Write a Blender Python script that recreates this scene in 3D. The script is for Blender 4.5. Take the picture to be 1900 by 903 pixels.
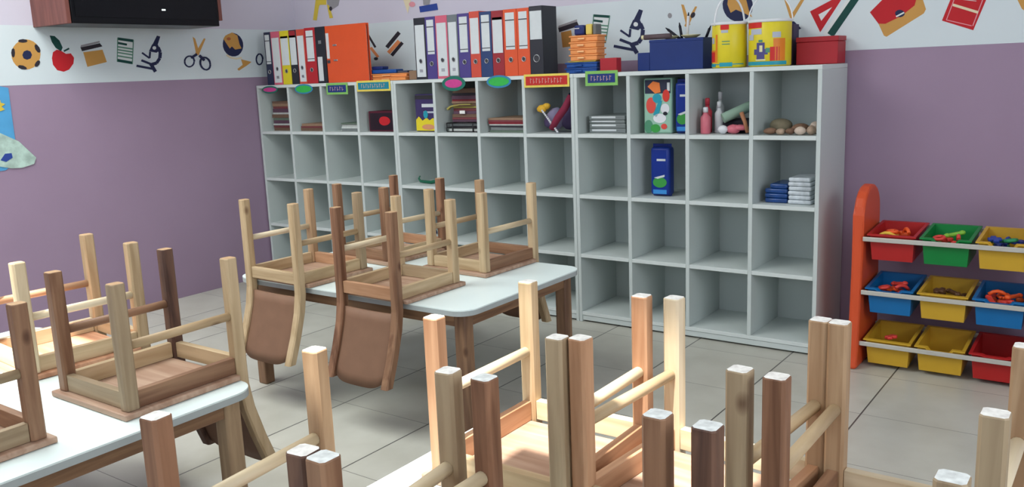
import bpy, bmesh, math, random
from mathutils import Vector, Matrix
random.seed(7)
for o in list(bpy.data.objects): bpy.data.objects.remove(o)
S = bpy.context.scene
COL = S.collection
PI = math.pi

# ---------------------------------------------------------------- camera
cam_d = bpy.data.cameras.new('camera'); cam = bpy.data.objects.new('camera', cam_d); COL.objects.link(cam)
Rr = Vector((0.81183, 0.58253, -0.03979)); Uu = Vector((-0.07902, 0.17713, 0.98101)); Ff = Vector((-0.57852, 0.79327, -0.18983))
M = Matrix(((Rr.x, Uu.x, -Ff.x), (Rr.y, Uu.y, -Ff.y), (Rr.z, Uu.z, -Ff.z)))
cam.matrix_world = Matrix.Translation((4.30808, -3.41546, 1.15863)) @ M.to_4x4()
cam_d.sensor_fit = 'HORIZONTAL'; cam_d.sensor_width = 36.0; cam_d.lens = 36.0 * 1640.42 / 1900.0
cam_d.clip_start = 0.02
S.camera = cam

# ---------------------------------------------------------------- light
S.view_settings.view_transform = 'Standard'; S.view_settings.look = 'None'
S.view_settings.gamma = 1.0; S.view_settings.use_curve_mapping = False
S.view_settings.exposure = 0.0
W = bpy.data.worlds.new('sky'); S.world = W; W.use_nodes = True
bg = W.node_tree.nodes['Background']; bg.inputs[0].default_value = (0.72, 0.86, 1.0, 1); bg.inputs[1].default_value = 1.4

def area(name, loc, rot, sx, sy, power, col):
    l = bpy.data.lights.new(name, 'AREA'); l.shape = 'RECTANGLE'; l.size = sx; l.size_y = sy; l.energy = power; l.color = col
    o = bpy.data.objects.new(name, l); COL.objects.link(o); o.location = loc; o.rotation_euler = rot; return o
# daylight through the rear windows (behind the camera) and the right-hand windows
area('rear_window_light', (3.6, -5.55, 1.75), (PI/2, 0, 0), 3.4, 1.3, 16, (0.90, 0.97, 1.0))
area('right_window_light', (6.35, -2.6, 1.7), (PI/2, 0, PI/2), 2.4, 1.3, 42, (0.94, 0.98, 1.0))
# ceiling tubes
area('ceiling_light', (1.25, -2.5, 2.66), (0, 0, 0), 2.1, 1.6, 82, (0.95, 1.0, 0.98))
# the sun falls steeply through two roof lights
sun_d = bpy.data.lights.new('sun', 'SUN'); sun_d.energy = 12.0; sun_d.angle = math.radians(0.7); sun_d.color = (1.0, 0.96, 0.90)
sun = bpy.data.objects.new('sun', sun_d); COL.objects.link(sun)
SUN = Vector((-0.05, 0.27, -1.0)).normalized()
sun.rotation_euler = SUN.to_track_quat('-Z', 'Y').to_euler()

# ---------------------------------------------------------------- materials
def lin(c):
    c = c / 255.0
    return c / 12.92 if c <= 0.04045 else ((c + 0.055) / 1.055) ** 2.4
def rgb(r, g, b): return (lin(r), lin(g), lin(b), 1.0)
MATS = {}
def mat(name, col, rough=0.6, spec=0.3, var=0.06, scale=14.0, metal=0.0, emit=None, trans=0.0):
    if name in MATS: return MATS[name]
    m = bpy.data.materials.new(name); m.use_nodes = True; nt = m.node_tree; N = nt.nodes; L = nt.links
    b = N['Principled BSDF']; c = rgb(*col)
    tc = N.new('ShaderNodeTexCoord'); nz = N.new('ShaderNodeTexNoise'); nz.inputs['Scale'].default_value = scale; nz.inputs['Detail'].default_value = 3
    L.new(tc.outputs['Object'], nz.inputs['Vector'])
    r = N.new('ShaderNodeValToRGB'); e = r.color_ramp.elements
    e[0].position = 0.3; e[1].position = 0.7
    e[0].color = tuple(max(0, x * (1 - var)) for x in c[:3]) + (1,); e[1].color = tuple(min(1, x * (1 + var)) for x in c[:3]) + (1,)
    L.new(nz.outputs['Fac'], r.inputs['Fac']); L.new(r.outputs['Color'], b.inputs['Base Color'])
    b.inputs['Roughness'].default_value = rough; b.inputs['Specular IOR Level'].default_value = spec; b.inputs['Metallic'].default_value = metal
    if trans: b.inputs['Transmission Weight'].default_value = trans
    if emit: b.inputs['Emission Color'].default_value = rgb(*emit); b.inputs['Emission Strength'].default_value = 2.0
    MATS[name] = m; return m
def wood(name, light, dark, band=9.0, axis='Z', rough=0.5):
    if name in MATS: return MATS[name]
    m = bpy.data.materials.new(name); m.use_nodes = True; nt = m.node_tree; N = nt.nodes; L = nt.links
    b = N['Principled BSDF']
    tc = N.new('ShaderNodeTexCoord'); oi = N.new('ShaderNodeObjectInfo')
    ml = N.new('ShaderNodeMath'); ml.operation = 'MULTIPLY'; ml.inputs[1].default_value = 37.0; L.new(oi.outputs['Random'], ml.inputs[0])
    ad = N.new('ShaderNodeVectorMath'); ad.operation = 'ADD'
    L.new(tc.outputs['Object'], ad.inputs[0]); L.new(ml.outputs[0], ad.inputs[1])
    mp = N.new('ShaderNodeMapping'); s = [38.0, 38.0, 38.0]; s['XYZ'.index(axis)] = 3.0; mp.inputs['Scale'].default_value = s
    L.new(ad.outputs[0], mp.inputs['Vector'])
    nz = N.new('ShaderNodeTexNoise'); nz.inputs['Scale'].default_value = 1.0; nz.inputs['Detail'].default_value = 4; nz.inputs['Distortion'].default_value = 0.6
    L.new(mp.outputs[0], nz.inputs['Vector'])
    r = N.new('ShaderNodeValToRGB'); e = r.color_ramp.elements; e[0].position = 0.36; e[1].position = 0.64
    e[0].color = rgb(*dark); e[1].color = rgb(*light)
    L.new(nz.outputs['Fac'], r.inputs['Fac'])
    # knots
    mk = N.new('ShaderNodeMapping'); sk = [14.0, 14.0, 14.0]; sk['XYZ'.index(axis)] = 8.0; mk.inputs['Scale'].default_value = sk
    L.new(ad.outputs[0], mk.inputs['Vector'])
    vo = N.new('ShaderNodeTexVoronoi'); vo.inputs['Scale'].default_value = 0.55; L.new(mk.outputs[0], vo.inputs['Vector'])
    rk = N.new('ShaderNodeValToRGB'); k = rk.color_ramp.elements; k[0].position = 0.03; k[1].position = 0.09
    k[0].color = (0.42, 0.34, 0.32, 1); k[1].color = (1, 1, 1, 1)
    L.new(vo.outputs['Distance'], rk.inputs['Fac'])
    mx = N.new('ShaderNodeMixRGB'); mx.blend_type = 'MULTIPLY'; mx.inputs[0].default_value = 1.0
    L.new(r.outputs['Color'], mx.inputs[1]); L.new(rk.outputs['Color'], mx.inputs[2])
    L.new(mx.outputs[0], b.inputs['Base Color']); b.inputs['Roughness'].default_value = rough; b.inputs['Specular IOR Level'].default_value = 0.35
    MATS[name] = m; return m

# ---------------------------------------------------------------- mesh helpers
class MB:
    def __init__(s): s.b = bmesh.new(); s.mats = []
    def mi(s, m):
        if m is None: return 0
        if m not in s.mats: s.mats.append(m)
        return s.mats.index(m)
    def box(s, x0, x1, y0, y1, z0, z1, m=None, bev=0.0, seg=2, rot=None, piv=None):
        r = bmesh.ops.create_cube(s.b, size=1.0); vs = r['verts']
        for v in vs: v.co = Vector((x0 + (v.co.x + .5) * (x1 - x0), y0 + (v.co.y + .5) * (y1 - y0), z0 + (v.co.z + .5) * (z1 - z0)))
        fs = list({f for v in vs for f in v.link_faces}); i = s.mi(m)
        for f in fs: f.material_index = i
        if bev > 0:
            es = list({e for v in vs for e in v.link_edges})
            rb = bmesh.ops.bevel(s.b, geom=es, offset=bev, segments=seg, profile=0.5, affect='EDGES', clamp_overlap=True)
            for f in rb['faces']: f.material_index = i; f.smooth = True
            vs = list({v for f in rb['faces'] for v in f.verts} | {v for v in vs if v.is_valid})
        if rot is not None:
            p = Vector(piv) if piv else Vector(((x0 + x1) / 2, (y0 + y1) / 2, (z0 + z1) / 2))
            for v in vs: v.co = p + rot @ (v.co - p)
        return s
    def prism(s, pts, h0, h1, m=None, plane='XY'):
        """pts polygon in a plane, extruded between h0 and h1 on the third axis"""
        def P(a, c, h): return {'XY': (a, c, h), 'XZ': (a, h, c), 'YZ': (h, a, c)}[plane]
        i = s.mi(m)
        A = [s.b.verts.new(P(a, c, h0)) for a, c in pts]; B = [s.b.verts.new(P(a, c, h1)) for a, c in pts]; n = len(pts)
        fs = [s.b.faces.new(A[::-1]), s.b.faces.new(B)]
        for k in range(n): fs.append(s.b.faces.new((A[k], A[(k + 1) % n], B[(k + 1) % n], B[k])))
        for f in fs: f.material_index = i
        bmesh.ops.recalc_face_normals(s.b, faces=fs); return s
    def tube(s, pts, r, m=None, n=12, cap=True):
        pts = [Vector(p) for p in pts]; rs = r if isinstance(r, (list, tuple)) else [r] * len(pts); i = s.mi(m); rings = []
        up = None
        for k, p in enumerate(pts):
            d = (pts[min(k + 1, len(pts) - 1)] - pts[max(k - 1, 0)]).normalized()
            if up is None: up = Vector((0, 0, 1)) if abs(d.z) < 0.9 else Vector((1, 0, 0))
            a = d.cross(up).normalized(); b = a.cross(d).normalized(); up = b
            rings.append([s.b.verts.new(p + rs[k] * (math.cos(2 * PI * j / n) * a + math.sin(2 * PI * j / n) * b)) for j in range(n)])
        fs = []
        for k in range(len(rings) - 1):
            for j in range(n):
                f = s.b.faces.new((rings[k][j], rings[k][(j + 1) % n], rings[k + 1][(j + 1) % n], rings[k + 1][j])); f.smooth = True; fs.append(f)
        if cap: fs.append(s.b.faces.new(rings[0][::-1])); fs.append(s.b.faces.new(rings[-1]))
        for f in fs: f.material_index = i
        bmesh.ops.recalc_face_normals(s.b, faces=fs); return s
    def lathe(s, prof, m=None, n=24, c=(0, 0, 0), sx=1.0, sy=1.0):
        i = s.mi(m); rings = []; fs = []
        for (r, z) in prof: rings.append([s.b.verts.new((c[0] + sx * r * math.cos(2 * PI * j / n), c[1] + sy * r * math.sin(2 * PI * j / n), c[2] + z)) for j in range(n)])
        for k in range(len(rings) - 1):
            for j in range(n):
                f = s.b.faces.new((rings[k][j], rings[k][(j + 1) % n], rings[k + 1][(j + 1) % n], rings[k + 1][j])); f.smooth = True; fs.append(f)
        fs.append(s.b.faces.new(rings[0][::-1])); fs.append(s.b.faces.new(rings[-1]))
        for f in fs: f.material_index = i
        bmesh.ops.recalc_face_normals(s.b, faces=fs); return s
    def blob(s, c, r, m=None, seed=0, sub=2, amp=0.15):
        rr = bmesh.ops.create_icosphere(s.b, subdivisions=sub, radius=1.0); rnd = random.Random(seed); i = s.mi(m)
        ph = [rnd.uniform(0, 6) for _ in range(3)]
        for v in rr['verts']:
            k = 1 + amp * (math.sin(3 * v.co.x + ph[0]) + math.sin(4 * v.co.y + ph[1]) + math.sin(3 * v.co.z + ph[2])) / 2
            v.co = Vector((c[0] + v.co.x * r[0] * k, c[1] + v.co.y * r[1] * k, c[2] + v.co.z * r[2] * k))
        for f in {f for v in rr['verts'] for f in v.link_faces}: f.material_index = i; f.smooth = True
        return s
    def build(s, name, m=None, parent=None, loc=None):
        me = bpy.data.meshes.new(name); s.b.to_mesh(me); s.b.free()
        ms = s.mats if s.mats else [m]
        for x in ms: me.materials.append(x)
        o = bpy.data.objects.new(name, me); COL.objects.link(o)
        if parent: o.parent = parent
        if loc: o.location = loc
        return o
def tag(o, label, cat, group=None, kind=None):
    o['label'] = label; o['category'] = cat
    if group: o['group'] = group
    if kind: o['kind'] = kind
    return o
def thing(name, label, cat, loc=(0, 0, 0), rotz=0.0, group=None):
    o = bpy.data.objects.new(name, None); COL.objects.link(o); o.location = loc; o.rotation_euler = (0, 0, rotz); o.empty_display_size = 0.05
    return tag(o, label, cat, group)
def struct(o): o['kind'] = 'structure'; return o

# ---------------------------------------------------------------- room shell
XL = -0.0136; YB = 0.3466; XR = 6.45; YR = -5.7; ZC = 2.7
ZB = 1.1908; ZT = 1.4645; TX = 2.3912; TY = -0.1090; TP = 0.40107
def wall_mat():
    m = bpy.data.materials.new('wall_paint'); m.use_nodes = True; nt = m.node_tree; N = nt.nodes; L = nt.links; b = N['Principled BSDF']
    g = N.new('ShaderNodeNewGeometry'); sp = N.new('ShaderNodeSeparateXYZ'); L.new(g.outputs['Position'], sp.inputs[0])
    gt = N.new('ShaderNodeMath'); gt.operation = 'GREATER_THAN'; gt.inputs[1].default_value = ZT - 0.1; L.new(sp.outputs['Z'], gt.inputs[0])
    nz = N.new('ShaderNodeTexNoise'); nz.inputs['Scale'].default_value = 3.0; nz.inputs['Detail'].default_value = 6; L.new(g.outputs['Position'], nz.inputs['Vector'])
    r1 = N.new('ShaderNodeValToRGB'); e = r1.color_ramp.elements; e[0].color = rgb(*PURPLE_D); e[1].color = rgb(*PURPLE_L); L.new(nz.outputs['Fac'], r1.inputs[0])
    mx = N.new('ShaderNodeMixRGB'); L.new(gt.outputs[0], mx.inputs[0]); L.new(r1.outputs[0], mx.inputs[1]); mx.inputs[2].default_value = rgb(*LAVENDER)
    L.new(mx.outputs[0], b.inputs['Base Color']); b.inputs['Roughness'].default_value = 0.55; b.inputs['Specular IOR Level'].default_value = 0.25
    bp = N.new('ShaderNodeBump'); bp.inputs['Strength'].default_value = 0.05; n2 = N.new('ShaderNodeTexNoise'); n2.inputs['Scale'].default_value = 220.0
    L.new(g.outputs['Position'], n2.inputs['Vector']); L.new(n2.outputs['Fac'], bp.inputs['Height']); L.new(bp.outputs[0], b.inputs['Normal'])
    return m
PURPLE_D = (152, 130, 153); PURPLE_L = (162, 140, 163); LAVENDER = (208, 203, 217)
WALL = wall_mat()
def floor_mat():
    m = bpy.data.materials.new('floor_tile'); m.use_nodes = True; nt = m.node_tree; N = nt.nodes; L = nt.links; b = N['Principled BSDF']
    g = N.new('ShaderNodeNewGeometry'); sp = N.new('ShaderNodeSeparateXYZ'); L.new(g.outputs['Position'], sp.inputs[0])
    def line(out, org, half):
        a = N.new('ShaderNodeMath'); a.operation = 'SUBTRACT'; L.new(out, a.inputs[0]); a.inputs[1].default_value = org - 50 * TP
        d = N.new('ShaderNodeMath'); d.operation = 'DIVIDE'; L.new(a.outputs[0], d.inputs[0]); d.inputs[1].default_value = TP
        f = N.new('ShaderNodeMath'); f.operation = 'FRACT'; L.new(d.outputs[0], f.inputs[0])
        p = N.new('ShaderNodeMath'); p.operation = 'PINGPONG'; L.new(f.outputs[0], p.inputs[0]); p.inputs[1].default_value = 0.5
        l = N.new('ShaderNodeMath'); l.operation = 'LESS_THAN'; L.new(p.outputs[0], l.inputs[0]); l.inputs[1].default_value = half / TP
        fl = N.new('ShaderNodeMath'); fl.operation = 'FLOOR'; L.new(d.outputs[0], fl.inputs[0])
        return l, fl
    lx, fx = line(sp.outputs['X'], TX, 0.0026); ly, fy = line(sp.outputs['Y'], TY, 0.0013)
    cb = N.new('ShaderNodeCombineXYZ'); L.new(fx.outputs[0], cb.inputs[0]); L.new(fy.outputs[0], cb.inputs[1])
    wn = N.new('ShaderNodeTexWhiteNoise'); L.new(cb.outputs[0], wn.inputs['Vector'])
    nz = N.new('ShaderNodeTexNoise'); nz.inputs['Scale'].default_value = 5.0; nz.inputs['Detail'].default_value = 6; L.new(g.outputs['Position'], nz.inputs['Vector'])
    r = N.new('ShaderNodeValToRGB'); e = r.color_ramp.elements; e[0].position = .25; e[1].position = .75; e[0].color = rgb(186, 184, 172); e[1].color = rgb(204, 203, 192); L.new(nz.outputs['Fac'], r.inputs[0])
    hs = N.new('ShaderNodeHueSaturation'); L.new(r.outputs[0], hs.inputs['Color'])
    mr = N.new('ShaderNodeMapRange'); mr.inputs['To Min'].default_value = 0.95; mr.inputs['To Max'].default_value = 1.04; L.new(wn.outputs['Value'], mr.inputs[0]); L.new(mr.outputs[0], hs.inputs['Value'])
    # olive-brown stains
    ns = N.new('ShaderNodeTexNoise'); ns.inputs['Scale'].default_value = 1.9; ns.inputs['Detail'].default_value = 4; L.new(g.outputs['Position'], ns.inputs['Vector'])
    rs = N.new('ShaderNodeValToRGB'); q = rs.color_ramp.elements; q[0].position = .60; q[1].position = .74; q[0].color = (0, 0, 0, 1); q[1].color = (.5, .5, .5, 1); L.new(ns.outputs['Fac'], rs.inputs[0])
    m0 = N.new('ShaderNodeMixRGB'); L.new(rs.outputs[0], m0.inputs[0]); L.new(hs.outputs[0], m0.inputs[1]); m0.inputs[2].default_value = rgb(150, 146, 122)
    m1 = N.new('ShaderNodeMixRGB'); L.new(ly.outputs[0], m1.inputs[0]); L.new(m0.outputs[0], m1.inputs[1]); m1.inputs[2].default_value = rgb(120, 117, 110)
    m2 = N.new('ShaderNodeMixRGB'); L.new(lx.outputs[0], m2.inputs[0]); L.new(m1.outputs[0], m2.inputs[1]); m2.inputs[2].default_value = rgb(88, 86, 82)
    L.new(m2.outputs[0], b.inputs['Base Color']); b.inputs['Roughness'].default_value = 0.32; b.inputs['Specular IOR Level'].default_value = 0.4
    return m
FLOOR = floor_mat(); CEIL = mat('ceiling_paint', (232, 230, 228), .8)
struct(MB().box(XL - .1, XR + .1, YR - .1, YB + .1, -.1, 0, FLOOR).build('floor'))
struct(MB().box(XL - .1, XL, YR - .1, YB + .1, 0, ZC, WALL).build('wall_left'))
struct(MB().box(XL, XR + .1, YB, YB + .1, 0, ZC, WALL).build('wall_back'))
def wall_open(name, horiz, fixed, a0, a1, o0, o1, z0, z1):
    """wall with one window opening between o0..o1 and z0..z1"""
    b = MB()
    for (p, q, r, s) in ((a0, o0, 0, ZC), (o1, a1, 0, ZC), (o0, o1, 0, z0), (o0, o1, z1, ZC)):
        if horiz: b.box(p, q, fixed - .1, fixed, r, s, WALL)
        else: b.box(fixed, fixed + .1, p, q, r, s, WALL)
    return struct(b.build(name))
wall_open('wall_rear', True, YR, XL, XR, 1.8, 5.4, 1.05, 2.45)
wall_open('wall_right', False, XR, YR, YB, -3.9, -1.3, 1.05, 2.4)
# ceiling with two roof lights
def ceiling():
    b = MB(); k = SUN.y / -SUN.z; dx = -(SUN.x / -SUN.z) * (ZC - .44); dy = -k * ZC
    # openings x0, x1, y0, y1 as sunlit areas below, moved back up along the sun's direction
    holes = [(1.70 + dx, 2.02 + dx, -2.36 + dy, -2.03 + dy), (3.19 + dx, 3.37 + dx, -2.36 + dy, -1.80 + dy), (3.37 + dx, 3.80 + dx, -2.01 + dy, -1.80 + dy)]
    xs = sorted({XL - .1, XR + .1} | {v for h in holes for v in h[:2]}); ys = sorted({YR - .1, YB + .1} | {v for h in holes for v in h[2:]})
    for x0, x1 in zip(xs, xs[1:]):
        for y0, y1 in zip(ys, ys[1:]):
            cx, cy = (x0 + x1) / 2, (y0 + y1) / 2
            if not any(h[0] < cx < h[1] and h[2] < cy < h[3] for h in holes): b.box(x0, x1, y0, y1, ZC, ZC + .03, CEIL)
    bmesh.ops.remove_doubles(b.b, verts=b.b.verts[:], dist=1e-5)
    return struct(b.build('ceiling'))
ceiling()
BORDER = mat('border_paper', (212, 222, 226), .6, .3, .02, 3)
struct(MB().box(XL, XL + .0012, YR, YB, ZB, ZT, BORDER).build('trim_1'))
struct(MB().box(XL + .0012, XR, YB - .0012, YB, ZB, ZT, BORDER).build('trim_2'))

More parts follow.
